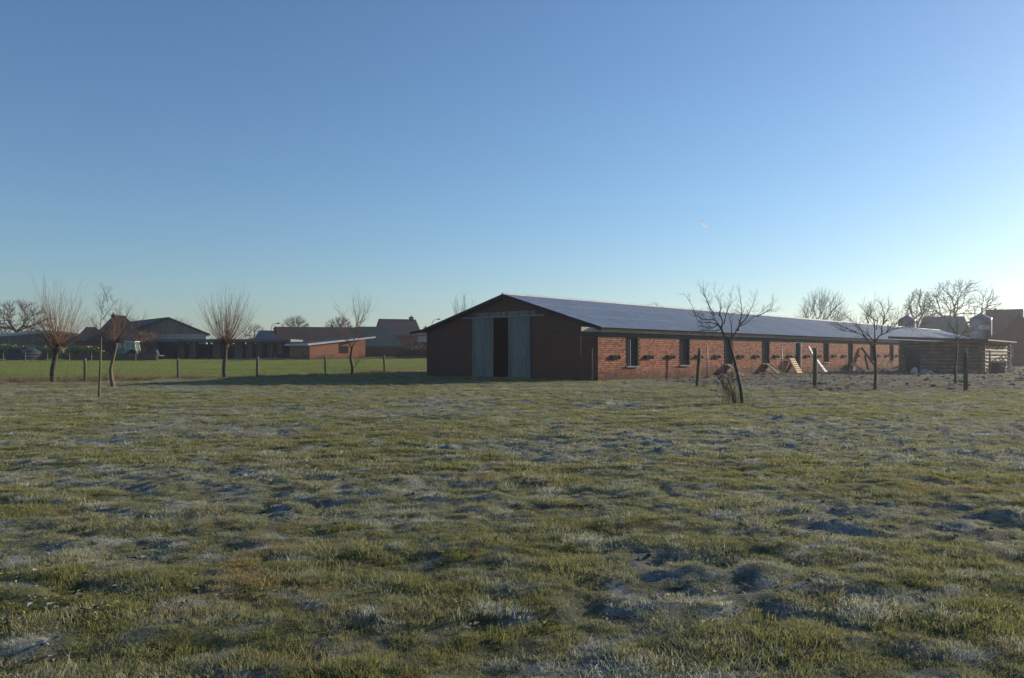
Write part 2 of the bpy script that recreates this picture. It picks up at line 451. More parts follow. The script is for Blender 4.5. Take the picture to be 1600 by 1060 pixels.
def proto_collection(name, specs):
    c = bpy.data.collections.new(name)
    for k, sp in enumerate(specs):
        c.objects.link(bpy.data.objects.new('%s_tuft_%02d' % (name, k), tuft_mesh('%s_tuft' % name, *sp)))
    return c
def scatter(name, pts, coll, attrs, rot, scl, ids, label=None):
    me = bpy.data.meshes.new(name); me.vertices.add(len(pts))
    me.vertices.foreach_set('co', pts.astype(np.float32).ravel())
    a = me.attributes.new('rot', 'FLOAT_VECTOR', 'POINT'); a.data.foreach_set('vector', rot.astype(np.float32).ravel())
    a = me.attributes.new('scl', 'FLOAT_VECTOR', 'POINT'); a.data.foreach_set('vector', scl.astype(np.float32).ravel())
    a = me.attributes.new('idx', 'INT', 'POINT'); a.data.foreach_set('value', ids.astype(np.int32))
    for k, v in attrs.items():
        a = me.attributes.new(k, 'FLOAT', 'POINT'); a.data.foreach_set('value', v.astype(np.float32))
    o = link(name, me, kind='stuff')
    g = bpy.data.node_groups.new('scatter_' + name, 'GeometryNodeTree')
    g.interface.new_socket('Geometry', in_out='INPUT', socket_type='NodeSocketGeometry')
    g.interface.new_socket('Geometry', in_out='OUTPUT', socket_type='NodeSocketGeometry')
    gi = g.nodes.new('NodeGroupInput'); go = g.nodes.new('NodeGroupOutput')
    ci = g.nodes.new('GeometryNodeCollectionInfo'); ci.inputs[0].default_value = coll
    ci.inputs[1].default_value = True; ci.inputs[2].default_value = True
    ip = g.nodes.new('GeometryNodeInstanceOnPoints'); ip.inputs['Pick Instance'].default_value = True
    def na(nm, ty):
        n = g.nodes.new('GeometryNodeInputNamedAttribute'); n.data_type = ty; n.inputs[0].default_value = nm
        return n.outputs[0]
    e2r = g.nodes.new('FunctionNodeEulerToRotation')
    g.links.new(gi.outputs[0], ip.inputs['Points']); g.links.new(ci.outputs[0], ip.inputs['Instance'])
    g.links.new(na('idx', 'INT'), ip.inputs['Instance Index'])
    g.links.new(na('rot', 'FLOAT_VECTOR'), e2r.inputs[0]); g.links.new(e2r.outputs[0], ip.inputs['Rotation'])
    g.links.new(na('scl', 'FLOAT_VECTOR'), ip.inputs['Scale'])
    g.links.new(ip.outputs[0], go.inputs[0])
    md = o.modifiers.new('scatter', 'NODES'); md.node_group = g
    if label: o['label'] = label
    return o

#            n   rad  hmin hmax width flop
near_c = proto_collection('short_grass', [(84, .10, .015, .050, .0030, f) for f in (.25, .4, .55, .7, .35, .5)]
                          + [(70, .12, .03, .085, .0034, f) for f in (.75, .9, 1.05)])
mid_c = proto_collection('meadow_grass', [(50, .15, .020, .060, .0070, f) for f in (.3, .5, .7, .4)]
                         + [(48, .17, .03, .09, .0075, f) for f in (.8, 1.0)])
far_c = proto_collection('distant_grass', [(44, .30, .02, .065, .014, f) for f in (.3, .5, .7)]
                         + [(40, .30, .03, .085, .014, f) for f in (.8, 1.0)])
def make_points(x0, x1, y0, y1, dens, fan=True):
    n = int((x1 - x0) * (y1 - y0) * dens)
    x = rng.uniform(x0, x1, n); y = rng.uniform(y0, y1, n)
    if fan:
        k = np.abs(x) < y * .74 + 3.6; x, y = x[k], y[k]
    u, w = barn_local(x, y)
    k = ~((u > -.05) & (w > -.02) & (w < 15.5) & (u < 106)); x, y = x[k], y[k]
    return x, y
def grass_layer(name, coll, nshort, nlong, x, y, smin, smax, thin_mud=True):
    m = mud_mask(x, y); fr = shade_frost(x, y); dr = dry_field(x, y); fm = field_mask(x, y)
    rg = rough_mask(x, y)
    bare = np.clip(sstep(.20, .50, fbm(x * 1.6 + 70, y * 1.9, 91, 3)) * (.7 + .6 * rg) + rg * .25, 0, 1)
    keep = rng.random(len(x)) > np.maximum(m * .93, bare * .48)
    x, y, fr, dr, fm, rg = x[keep], y[keep], fr[keep], dr[keep], fm[keep], rg[keep]
    z = H(x, y)
    n = len(x)
    tall = sstep(-.15, .5, fbm(x * 1.1, y * 1.4, 55, 3))
    s = rng.uniform(smin, smax, n) * (.62 + .60 * tall)
    ids = rng.integers(0, nshort, n)
    long_ = rng.random(n) < np.clip(.12 + fr * .75, 0, .9)
    ids = np.where(long_, nshort + rng.integers(0, nlong, n), ids)
    rot = np.stack([rng.normal(0, .12, n), rng.normal(0, .12, n), rng.uniform(0, 6.283, n)], -1)
    hs = s * np.where(fm > .5, .75, 1) * rng.uniform(.6, 1.2, n) * (1 - .35 * rg)
    scl = np.stack([s, s, hs], -1)
    fr = np.clip(fr * rng.uniform(.5, 1.3, n) + rng.uniform(-.05, .12, n) * (1 - fm), 0, 1)
    dr = np.clip(dr + rng.normal(0, .16, n), 0, 1.2)
    scatter(name, np.stack([x, y, z], -1), coll, {'frost': fr, 'dry': dr, 'field': fm}, rot, scl, ids)
grass_layer('grass', near_c, 6, 3, *make_points(-10.5, 10.5, 2.6, 10.5, 250), .65, 1.25)
grass_layer('grass', mid_c, 4, 2, *make_points(-18, 18, 9.5, 22, 120), .65, 1.15)
grass_layer('grass', mid_c, 4, 2, *make_points(-30, 30, 21, 36, 52), .8, 1.3)
grass_layer('grass', far_c, 3, 2, *make_points(-46, 46, 35, 62, 24), .6, 1.0)
grass_layer('grass', far_c, 3, 2, *make_points(-90, 0, 60, 122, 5), 1.2, 1.9)

# ------------------------------------------------------------------ the long brick barn
BL = 105.7; BW = 15.47; RIDGE_W = 7.4; RZ = 5.55; EZ = 3.165; OV = .62; LZ = 3.37
SR = (RZ - EZ) / (RIDGE_W + OV); SL = (RZ - LZ) / (BW - RIDGE_W)
BH, BLn = .129, .26
barn = thing('brick_barn', 'long low red brick poultry barn with frosted grey corrugated roof and tall sliding doors', 'barn', (PX, PY, 0), ANG)
def roof_under(w): return (RZ - (RIDGE_W - w) * SR if w < RIDGE_W else RZ - (w - RIDGE_W) * SL) - .14
WIN = [3.65 + 6.53 * i for i in range(16)]
def wspec(i):
    """half width, sill z, head z"""
    if i == 4: return .62, .03, 2.60
    if i == 6: return .66, .35, 2.60
    return .68, .83, 2.64
VENTS = []
for i in range(17):
    c0 = 3.65 + 6.53 * (i - 1)
    for dx in (1.9, 4.6):
        u = c0 + dx
        if .8 < u < BL - 1: VENTS.append(u)
VENTS = sorted(VENTS)
# brickwork as real bricks standing proud of the mortar
def bricks(inside, length, height, place, row0=0.0):
    v = []; f = []; rd = []
    rows = int(height / BH)
    for r in range(rows):
        z0 = r * BH + .004; z1 = (r + 1) * BH - .026
        off = (r % 2) * BLn / 2
        k = -1
        while True:
            k += 1
            a0 = k * BLn - off + .006; a1 = a0 + BLn - .034
            if a0 > length: break
            a0c, a1c = max(a0, 0.0), min(a1, length)
            if a1c - a0c < .05: continue
            if not inside((a0c + a1c) / 2, (z0 + z1) / 2, a0c, a1c, z1): continue
            out = random.uniform(.010, .022); rr = min(1, max(0, random.gauss(.42, .34)))
            i = len(v)
            for (aa, zz) in ((a0c, z0), (a1c, z0), (a1c, z1), (a0c, z1)): v.append(place(aa, zz, -.001))
            for (aa, zz) in ((a0c, z0), (a1c, z0), (a1c, z1), (a0c, z1)): v.append(place(aa, zz, out))
            f.append((i+4, i+5, i+6, i+7)); f += [(i+q, i+(q+1) % 4, i+4+(q+1) % 4, i+4+q) for q in range(4)]
            rd += [rr] * 8
    m = bpy.data.meshes.new('brickwork'); m.from_pydata(v, [], f)
    a = m.attributes.new('rnd', 'FLOAT', 'POINT'); a.data.foreach_set('value', rd)
    return m
def in_long(c, z, a0, a1, z1):
    if z1 > 2.66: return False
    for i, u in enumerate(WIN):
        hw, s0, h0 = wspec(i)
        if a1 > u - hw and a0 < u + hw and z1 > s0 and z < h0 + .05: return False
    return True
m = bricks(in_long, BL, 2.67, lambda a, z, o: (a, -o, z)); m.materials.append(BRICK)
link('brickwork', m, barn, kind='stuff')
DO0, DO1, DOH = 5.35, 10.55, 4.0            # the big doorway in the gable
def in_gable(c, z, a0, a1, z1):
    if 2.74 < z1 and z < 2.88: return False
    if a1 > DO0 and a0 < DO1 and z < DOH: return False
    return z1 < min(roof_under(a0), roof_under(a1))
m = bricks(in_gable, BW, 5.5, lambda a, z, o: (-o, BW - a if False else a, z)); m.materials.append(BRICK_DARK_SHADED)  # same brick as the long wall, coloured darker for the shaded side
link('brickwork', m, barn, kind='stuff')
# structural wall (mortar face)
mb = MB(); T = .24
cur = 0.0
for i, u in enumerate(WIN):
    hw, s0, h0 = wspec(i)
    mb.box(cur, u - hw, 0, T, -.4, 2.66)
    mb.box(u - hw, u + hw, 0, T, -.4, s0)
    cur = u + hw
mb.box(cur, BL, 0, T, -.4, 2.66)
gz_ = lambda w: roof_under(w)
mb.prism([(T + .001, -.4), (DO0, -.4), (DO0, gz_(DO0)), (T + .001, gz_(T))], 0, T)
mb.prism([(DO1, -.4), (BW, -.4), (BW, gz_(BW)), (DO1, gz_(DO1))], 0, T)
mb.prism([(DO0, DOH), (DO1, DOH), (DO1, gz_(DO1)), (RIDGE_W, gz_(RIDGE_W)), (DO0, gz_(DO0))], 0, T)
mb.box(T, BL - T, BW - T, BW, -.4, 3.335)
mb.prism([(T, -.4), (BW - T, -.4), (BW - T, gz_(BW)), (RIDGE_W, gz_(RIDGE_W)), (T, gz_(T))], BL - T, BL)
mb.build('wall', MORTAR, barn)
mb = MB(); mb.box(0, BL, T + .01, BW - T - .01, -.3, -.01); mb.build('floor_slab', simple('dark_floor', (.05, .047, .043), (.03, .03, .028), 1), barn)
# concrete ring beam
mb = MB(); mb.box(0, BL, -.012, T - .01, 2.662, 2.92); mb.build('ring_beam', BEAM, barn)
mb = MB(); mb.box(-.016, -.001, -.012, DO0 - .02, 2.72, 2.89); mb.build('ring_beam', BEAM, barn)
mb = MB(); mb.box(-.016, -.001, DO1 + .02, BW, 2.72, 2.89); mb.build('ring_beam', BEAM, barn)
# eaves
mb = MB(); mb.box(-1.85, BL + .3, -.16, -.13, 2.93, 3.19); mb.build('fascia_board', PALEB, barn)['label'] = 'pale fascia board running past the corner of the gable'
mb = MB(); mb.box(0, BL, -.129, -.013, 2.925, 2.945); mb.build('soffit', CONC, barn)
mb = MB(); mb.tube([(-1.87, -.12, 3.2), (-1.87, -.12, 1.4)], [.028, .028], 8); d = mb.build('hanging_pipe', BLACKP, barn)
# barge boards along the gable verges
def verge(w0, w1, z0, z1):
    b = MB(); b.hexa([(-.53, w0, z0 - .17), (-.50, w0, z0 - .17), (-.50, w1, z1 - .17), (-.53, w1, z1 - .17)],
                     [(-.53, w0, z0), (-.50, w0, z0), (-.50, w1, z1), (-.53, w1, z1)])
    b.build('barge_board', DARKW, barn)
verge(-OV, RIDGE_W, EZ - .01, RZ - .01); verge(RIDGE_W, BW, RZ - .01, LZ - .01); verge(BW, 16.75, LZ - .01, 3.23)
# verge soffit
mb = MB(); mb.hexa([(-.5, .0, EZ + .08), (0, .0, EZ + .08), (0, RIDGE_W, RZ - .03 - .1), (-.5, RIDGE_W, RZ - .13)],
                   [(-.5, .0, EZ + .10), (0, .0, EZ + .10), (0, RIDGE_W, RZ - .10), (-.5, RIDGE_W, RZ - .10)])
# corrugated roof sheets, right slope: 96 x 3 sheets
sw = (BL + 1.0) / 96; rows = 3; run = RIDGE_W + OV; slen = math.hypot(run, RZ - EZ); sl = slen / rows
pitch = math.atan2(RZ - EZ, run)
sm = MB(); nw = 6; ss = 6; cols = nw * ss
for side in (0, 1):
    for j in (0, 1):
        for k in range(cols + 1):
            xx = (sw + .05) * k / cols; zz = .011 * math.cos(2 * math.pi * k / ss) - (.008 if side else 0)
            sm.v.append((xx, j * (sl + .12) - (.12 if j == 0 else .12) + (.12 if j == 0 else 0), zz + (.012 if j == 0 else 0)))
for k in range(cols):
    a = k; b = cols + 1 + k; sm.f.append((a, a + 1, b + 1, b))
    c = 2 * (cols + 1) + k; d2 = 3 * (cols + 1) + k; sm.f.append((c + 1, c, d2, d2 + 1))
    sm.f.append((a + 1, a, c, c + 1))
sheet = sm.mesh('roof_sheet'); sheet.materials.append(FIBRE)
for r in range(rows):
    for c in range(96):
        o = link('roof_sheet', sheet, barn)
        s0 = r * sl
        o.location = (-.5 + c * sw, -OV + s0 * math.cos(pitch), EZ + s0 * math.sin(pitch) + .028 + random.uniform(0, .003))
        o.rotation_euler = (pitch, 0, random.gauss(0, .0012))
mb = MB()
mb.hexa([(-.5, RIDGE_W, RZ - .02), (BL + .5, RIDGE_W, RZ - .02), (BL + .5, BW, LZ - .02), (-.5, BW, LZ - .02)],
        [(-.5, RIDGE_W, RZ + .03), (BL + .5, RIDGE_W, RZ + .03), (BL + .5, BW, LZ + .03), (-.5, BW, LZ + .03)])
mb.hexa([(-.5, BW, LZ - .021), (BL + .5, BW, LZ - .021), (BL + .5, 16.75, 3.19), (-.5, 16.75, 3.19)],
        [(-.5, BW, LZ + .029), (BL + .5, BW, LZ + .029), (BL + .5, 16.75, 3.24), (-.5, 16.75, 3.24)])
mb.build('rear_roof', FIBRE2, barn)
# lining below the sheets so that no light leaks into the barn
mb = MB(); mb.hexa([(-.45, -.50, EZ - .03), (BL + .4, -.50, EZ - .03), (BL + .4, RIDGE_W, RZ - .09), (-.45, RIDGE_W, RZ - .09)],
        [(-.45, -.50, EZ + .02), (BL + .4, -.50, EZ + .02), (BL + .4, RIDGE_W, RZ - .04), (-.45, RIDGE_W, RZ - .04)])
mb.build('roof_lining', FIBRE2, barn)
rc = MB()
rc.tube([(0, 0, 0), (1.16, 0, 0)], [.10, .115], 8)
ridge_me = rc.mesh('ridge_cap'); ridge_me.materials.append(FIBRE)
for k in range(int((BL + 1) / 1.11)):
    o = link('ridge_cap', ridge_me, barn); o.location = (-.5 + k * 1.11, RIDGE_W, RZ + .01)
# windows: shutter, slats, sill
win0 = None
for i, u in enumerate(WIN):
    hw, s0, h0 = wspec(i)
    W = h0 - s0
    f = MB()
    f.box(u - hw - .004, u - hw + .05, -.012, .12, s0, 2.655); f.box(u + hw - .05, u + hw + .004, -.012, .12, s0, 2.655)
    f.box(u - hw + .05, u + hw - .05, .05, .12, 2.58, 2.66)
    if i == 4:
        fo = f.build('door', GALV if False else STEEL, barn)
        b = MB(); b.box(u - hw + .05, u + .15, .15, .18, .04, 2.58); b.build('door_panel', DARKW, fo)
        b = MB(); b.box(u + hw - .07, u + hw + .02, -.05, .05, .03, 2.62); b.build('door_post', WHITE, fo)
        b = MB(); b.box(u + .15, u + hw - .06, .19, .22, .04, 2.58); b.build('door_panel', BLACKP, fo)
        continue
    fo = f.build('window', DARKW, barn)
    b = MB(); b.box(u - hw + .05, u + hw - .05, .15, .18, s0, 2.58)
    b.build('shutter', PANE if i in (0, 1, 3) else DARKW, fo)
    for q in range(5):
        b = MB(); x = u - hw + .14 + q * (2 * hw - .28) / 4
        b.box(x - .018, x + .018, .115, .149, s0, 2.58); b.build('slat', PANE if q != 2 or i else STEEL, fo)
    if i != 6:
        b = MB(); b.hexa([(u - hw - .06, -.15, s0 - .07), (u + hw + .06, -.15, s0 - .07), (u + hw + .06, .15, s0 - .02), (u - hw - .06, .15, s0 - .02)],
                         [(u - hw - .06, -.15, s0 - .03), (u + hw + .06, -.15, s0 - .03), (u + hw + .06, .15, s0 + .02), (u - hw - .06, .15, s0 + .02)])
        b.build('sill', CONC, fo)
# air vents: a dark slot under a small sloping hood
vm = MB(); vm.hexa([(-.46, -.16, .02), (.46, -.16, .02), (.46, -.017, .10), (-.46, -.017, .10)], [(-.46, -.16, .045), (.46, -.16, .045), (.46, -.017, .125), (-.46, -.017, .125)])
vm.box(-.45, -.41, -.17, -.017, -.12, .03); vm.box(.41, .45, -.17, -.017, -.12, .03); vm.box(-.41, .41, -.14, -.017, -.13, -.10)
hood = vm.mesh('air_vent'); hood.materials.append(DARKW)
vs = MB(); vs.box(-.41, .41, -.04, -.018, -.09, .03); slot = vs.mesh('vent_slot'); slot.materials.append(BLACKP)
for u in VENTS:
    a = link('air_vent', hood, barn, (u, 0, 1.42)); link('vent_slot', slot, a)
# sliding doors and their rail
def door_leaf(w0, w1):
    f = MB()
    f.box(-.13, -.10, w0, w0 + .12, .05, 4.02); f.box(-.13, -.10, w1 - .12, w1, .05, 4.02)
    f.box(-.13, -.10, w0 + .12, w1 - .12, 3.9, 4.02)
    o = f.build('door_leaf', WOODG, barn)
    n = 10; ww = (w1 - w0) / n
    for k in range(n):
        b = MB(); b.box(-.099 + random.uniform(-.004, .004), -.07, w0 + k * ww + .006, w0 + (k + 1) * ww - .006, .05 + random.uniform(0, .04), 3.99)
        b.build('plank', WOODG, o)
door_leaf(5.29, 7.22); door_leaf(8.60, 10.62)
mb = MB(); mb.box(-.22, -.17, 4.05, 11.45, 4.05, 4.13); rail = mb.build('door_rail', STEEL, barn)
mb = MB(); mb.box(-.09, -.03, 4.9, 10.3, 4.10, 4.42); mb.build('lintel_board', WOODG, barn)
for w in (4.45, 5.35, 6.3, 7.3, 7.9, 9.0, 10.1):
    b = MB(); b.box(-.25, -.02, w - .03, w + .03, 4.12, 4.17); b.beam((-.23, w, 4.16), (-.05, w, 4.40), .05); b.build('bracket', GALV, rail)
mb = MB(); mb.box(-.5, 0, DO0 - .4, DO1 + .4, -.05, .05); mb.build('threshold', CONC, barn)
def on_wall(u, w, z=0): x, y = barn_world(u, w); return (x, y, z)

# ------------------------------------------------------------------ fences
def post_mesh(h, w, seed):
    r = random.Random(seed); b = MB()
    n = 8; pts = []; rad = []
    for k in range(5):
        z = -.3 + (h + .3) * k / 4
        pts.append((r.uniform(-.01, .01), r.uniform(-.01, .01), z)); rad.append(w / 2 * r.uniform(.93, 1.07))
    b.tube(pts, rad, n); return b
def fence(posts, h, w, label, wires, mesh=False):
    p0 = posts[0]
    f = thing('wire_fence', label, 'fence', (p0[0], p0[1], 0))
    for k, (x, y) in enumerate(posts):
        hh = h if not isinstance(h, (list, tuple)) else h[k]
        o = post_mesh(hh, w * random.uniform(.9, 1.1), k + int(abs(p0[0]) * 10)).build('post', POST, f, True, (x - p0[0], y - p0[1], Hs(x, y)))
        o.rotation_euler = (random.gauss(0, .035), random.gauss(0, .035), random.random() * 3)
    for z in wires:
        b = MB()
        for (a, c) in zip(posts[:-1], posts[1:]):
            n = 8; pts = []
            for q in range(n + 1):
                s = q / n; x = a[0] + (c[0] - a[0]) * s; y = a[1] + (c[1] - a[1]) * s
                pts.append((x - p0[0], y - p0[1] - w * .5, Hs(a[0], a[1]) * (1 - s) + Hs(c[0], c[1]) * s + z - .05 * math.sin(math.pi * s) * (z > .3)))
            b.tube(pts, [.006] * (n + 1), 3, False)
        b.build('wire', WIRE, f)
    if mesh:
        b = MB()
        for (a, c) in zip(posts[:-1], posts[1:]):
            L = math.hypot(c[0] - a[0], c[1] - a[1]); n = int(L / .22)
            for q in range(1, n):
                s = q / n; x = a[0] + (c[0] - a[0]) * s; y = a[1] + (c[1] - a[1]) * s; g = Hs(x, y)
                b.tube([(x - p0[0], y - p0[1] - w * .5, g), (x - p0[0], y - p0[1] - w * .5, g + wires[-1] - .05)], [.0035, .0035], 3, False)
        b.build('wire_mesh', WIRE, f, kind='stuff')
    return f
lp = [(-24.5 + 3.65 * k, 45 + 3.975 * k) for k in range(-3, 6)]
fence(lp, 1.36, .15, 'wire fence on grey wooden posts along the green field at left', [.15, .4, .7, 1.0, 1.25], True)
rp = [(8.9, 37.7), (14.3, 37.0), (19.4, 33.5), (24.8, 32.6)]
fence(rp, [1.86, 1.86, 1.93, 1.9], .185, 'tall wire fence on thick mossy posts in front of the muddy yard at right', [.2, .55, .95, 1.35, 1.7], True)
def stake(px, ytop, ybase, Z, w, mat, label):
    x = X_(px, Z); z0 = Hs(x, Z); b = MB()
    b.tube([(0, 0, -.2), (.01, 0, (Z_(ytop, Z) - z0) * .5), (0, .01, Z_(ytop, Z) - z0)], [w / 2, w / 2 * .95, w / 2 * .9], 7)
    return tag(b.build('wooden_stake' if mat is not STEEL else 'steel_stake', mat, None, True, (x, Z, z0)), label, 'stake')
stake(925, 544, 595, 46.2, .09, OLDW, 'thin brown stake standing just left of the brick barn corner')
stake(1105, 540, 588, 55, .10, STEEL, 'thin grey stake close to the brick wall, right of the near fence post')
stake(1221.7, 542, 583, 63, .08, STEEL, 'thin stake by the wall just left of the leaning raw wood pallet')
stake(1546.6, 547.6, 584, 65, .16, OLDW, 'dark stake in front of the lit log wall beside the black bin')

# ------------------------------------------------------------------ trees
def tubes(polys, base, jz=0):
    b = MB()
    for pts, rad in polys:
        n = 7 if rad[0] > .06 else (5 if rad[0] > .02 else 3)
        b.tube([Vector(p) - base for p in pts], rad, n, rad[0] > .02)
    return b
def interp(poly, n):
    """smooth resample of a px polyline (Catmull-Rom)"""
    P = [Vector(p) for p in poly]; P = [P[0] * 2 - P[1]] + P + [P[-1] * 2 - P[-2]]
    out = []
    for k in range(1, len(P) - 2):
        for q in range(n):
            t = q / n
            out.append(.5 * ((2 * P[k]) + (P[k+1] - P[k-1]) * t + (2*P[k-1] - 5*P[k] + 4*P[k+1] - P[k+2]) * t * t + (3*P[k] - P[k-1] - 3*P[k+1] + P[k+2]) * t ** 3))
    out.append(P[-2]); return out
def grow(out, p, d, L, r, level, rnd, up=.15, wig=.22, kids=4, spread=.8, ratio=.55, taper=.35, steps=5, kstart=.25):
    pts = [p.copy()]; rad = [r]; d = d.normalized()
    for k in range(steps):
        d = (d + Vector((rnd.gauss(0, wig), rnd.gauss(0, wig), rnd.gauss(0, wig))) * .5 + Vector((0, 0, up)) * .5).normalized()
        p = p + d * (L / steps); pts.append(p.copy()); rad.append(r * (1 - (1 - taper) * (k + 1) / steps))
    out.append((pts, rad))
    if level <= 0: return
    for c in range(kids):
        s = kstart + (1 - kstart) * (c + rnd.random()) / kids
        i = min(steps - 1, int(s * steps)); q = pts[i].lerp(pts[i + 1], s * steps - i)
        ax = (pts[i + 1] - pts[i]).normalized()
        o = Vector((rnd.gauss(0, 1), rnd.gauss(0, 1), rnd.gauss(0, 1))); o = (o - ax * o.dot(ax))
        if o.length < 1e-3: continue
        nd = ax + o.normalized() * spread * rnd.uniform(.6, 1.3)
        rr = rad[i] * rnd.uniform(.5, .75)
        grow(out, q, nd, L * ratio * rnd.uniform(.7, 1.2) * (1.15 - .45 * s), rr, level - 1, rnd, up, wig, kids, spread, ratio, taper, steps, kstart)
def drawn_tree(name, label, Z, trunk, limbs, tr, seed, bark, twig, twigs=9, tl=.35, up=.25, depth=.35, lv=1, extra=None, group=None, cat='tree', lr=.44, tspread=.9):
    """trunk and limbs follow given outlines, spread in depth; twigs grow from them"""
    rnd = random.Random(seed)
    b0 = at(*trunk[0], Z); g = Hs(b0.x, Z)
    base = Vector((b0.x, Z, g))
    def conv(poly, drift):
        n = len(poly); r = []
        for k, (px, py) in enumerate(poly):
            v = at(px, py, Z); v.y += drift * k / max(1, n - 1); r.append(v)
        return r
    tp = interp([tuple(v) for v in conv(trunk, 0)], 4); tp[0] = Vector((tp[0].x, tp[0].y, g - .1))
    nT = len(tp); trad = [tr * (1 - .42 * k / (nT - 1)) * (1.35 if k == 0 else 1.1 if k == 1 else 1) for k in range(nT)]
    t = thing(name, label, cat, base, 0, group)
    tubes([(tp, trad)], base).build('trunk', bark, t, True)
    polys = []
    for L in limbs:
        dr = rnd.uniform(-1, 1) * depth
        lp_ = interp([tuple(v) for v in conv(L, dr)], 3); n = len(lp_)
        r0 = tr * lr * (1 if len(L) > 5 else .75)
        rad = [max(.0045, r0 * (1 - .9 * (k / (n - 1)) ** .7)) for k in range(n)]
        polys.append((lp_, rad))
        for q in range(twigs):
            s = .2 + .8 * (q + rnd.random()) / twigs; i = min(n - 2, int(s * (n - 1)))
            ax = (lp_[i + 1] - lp_[i]).normalized()
            o = Vector((rnd.gauss(0, 1), rnd.gauss(0, .8), rnd.gauss(.2, 1)))
            grow(polys, lp_[i], ax + o.normalized() * tspread, tl * rnd.uniform(.5, 1.3), max(.004, rad[i] * .5), lv, rnd, up, .25, 4, .7, .5, .5, 4)
    if extra: extra(polys, rnd, tp)
    tubes(polys, base).build('crown', twig, t, True)
    return t
def pollard(label, Z, trunk, tr, head_r, n, L, seed, group=None, spread=1.0, tall=1.0):
    rnd = random.Random(seed)
    b0 = at(*trunk[0], Z); g = Hs(b0.x, Z); base = Vector((b0.x, Z, g))
    tp = interp([tuple(at(px, py, Z)) for px, py in trunk], 4); tp[0] = Vector((tp[0].x, Z, g - .1)); m = len(tp)
    trad = [tr * (1 - .25 * k / (m - 1)) * (1.3 if k == 0 else 1) for k in range(m)]
    trad[-1] = head_r * .9; trad[-2] = max(trad[-2], head_r * .85)
    top = tp[-1]; tp.append(top + Vector((0, 0, head_r * .7))); trad.append(head_r * .45)
    t = thing('pollard_willow', label, 'tree', base, 0, group)
    tubes([(tp, trad)], base).build('trunk', BARK, t, True)
    polys = []
    for k in range(n):
        az = rnd.uniform(0, 6.283); el = rnd.uniform(.05, 1.45) if k % 3 else rnd.uniform(-.15, .9)
        d = Vector((math.cos(az) * math.cos(el) * spread, math.sin(az) * math.cos(el) * spread, math.sin(el) + .12))
        p = top + d.normalized() * head_r * .6
        LL = L * rnd.uniform(.55, 1.05) * (.62 + .38 * max(0, math.sin(el))) * tall
        grow(polys, p, d, LL, rnd.uniform(.010, .018), 1 if k % 8 else 1, rnd, .30, .17, 4, .42, .42, .22, 6, .2)
    for k in range(n // 2):            # short reddish stubs round the head
        az = rnd.uniform(0, 6.283); d = Vector((math.cos(az), math.sin(az), rnd.uniform(-.5, .8)))
        grow(polys, top + d * head_r * .5, d, rnd.uniform(.3, .7), .009, 1, rnd, .2, .3, 3, .7, .5, .4, 4)
    tubes(polys, base).build('crown', TWIGR, t, True)
    return t

def basal(polys, rnd, tp):
    b = tp[0]
    for k in range(26):
        d = Vector((rnd.uniform(-.75, .15), rnd.uniform(-.3, .3), 1))
        grow(polys, b + Vector((rnd.uniform(-.36, -.1), rnd.uniform(-.15, .15), .1)), d, rnd.uniform(.25, .8), .006, 1, rnd, .1, .12, 3, .3, .5, .4, 4)
    for (dx, L) in ((-.5, 1.0), (-.28, .85), (-.62, 1.1)):
        grow(polys, b + Vector((-.22, .0, .1)), Vector((dx, 0, 1)), L, .016, 1, rnd, .1, .1, 4, .6, .4, .4, 5)
drawn_tree('fruit_tree', 'nearest bare fruit tree, curved trunk, with broken shoots at its foot', 25,
    [(1160, 633), (1158, 612), (1153, 587), (1147, 562), (1142, 543), (1140, 533)],
    [[(1140, 534), (1131, 524), (1127, 512), (1121, 508), (1112, 505), (1093, 504), (1088, 498), (1084, 487), (1079, 475), (1074, 468), (1066, 457)],
     [(1140, 534), (1131, 523), (1127, 512), (1121, 503), (1117, 493), (1113, 484), (1110, 471), (1105, 461), (1099, 449)],
     [(1128, 511), (1130, 500), (1127, 490), (1131, 480), (1131, 470), (1128, 462), (1122, 447)],
     [(1117, 493), (1106, 478), (1100, 467), (1096, 462), (1092, 452)],
     [(1115, 500), (1103, 499), (1096, 495), (1090, 492)],
     [(1141, 535), (1145, 527), (1152, 519), (1158, 511), (1170, 505), (1183, 495), (1190, 493), (1200, 485), (1213, 475)],
     [(1153, 517), (1157, 506), (1162, 491), (1164, 480), (1163, 465), (1162, 450)],
     [(1144, 528), (1144, 510), (1143, 498), (1150, 490), (1158, 486)],
     [(1157, 507), (1168, 496), (1176, 482), (1182, 472), (1186, 458)],
     [(1131, 507), (1137, 490), (1143, 480), (1149, 470), (1150, 455)],
     [(1121, 508), (1112, 513), (1100, 512), (1087, 510)],
     [(1183, 495), (1195, 488), (1203, 482), (1204, 468)],
     [(1126, 515), (1118, 517), (1105, 516), (1092, 518)]],
    .062, 11, BARK, TWIG, twigs=13, tl=.32, up=.10, depth=.9, extra=basal)
def dead_stalks():
    p = gp_(1136, 24.6); rnd = random.Random(77); polys = []
    for k in range(24):
        d = Vector((rnd.uniform(-.45, .3), rnd.uniform(-.3, .3), 1)); q = p + Vector((rnd.uniform(-.2, .2), rnd.uniform(-.2, .2), 0))
        grow(polys, q, d, rnd.uniform(.5, 1.15), .0045, 1, rnd, -.02, .1, 4, .5, .25, .5, 5, .55)
    b = tubes(polys, p)
    for pts, rad in polys[::2]:
        e = pts[-1] - p; s = rnd.uniform(.012, .028); b.tube([e - Vector((0, 0, s * 1.6)), e, e + Vector((0, 0, s * 1.6))], [s * .4, s, s * .3], 5)
    tag(b.build('dead_weeds', simple('dead_stalk', (.26, .17, .10), (.16, .10, .06), 5, bmp=0), None, False, p), 'clump of brown dead weed stalks at the foot of the nearest fruit tree', 'weeds')
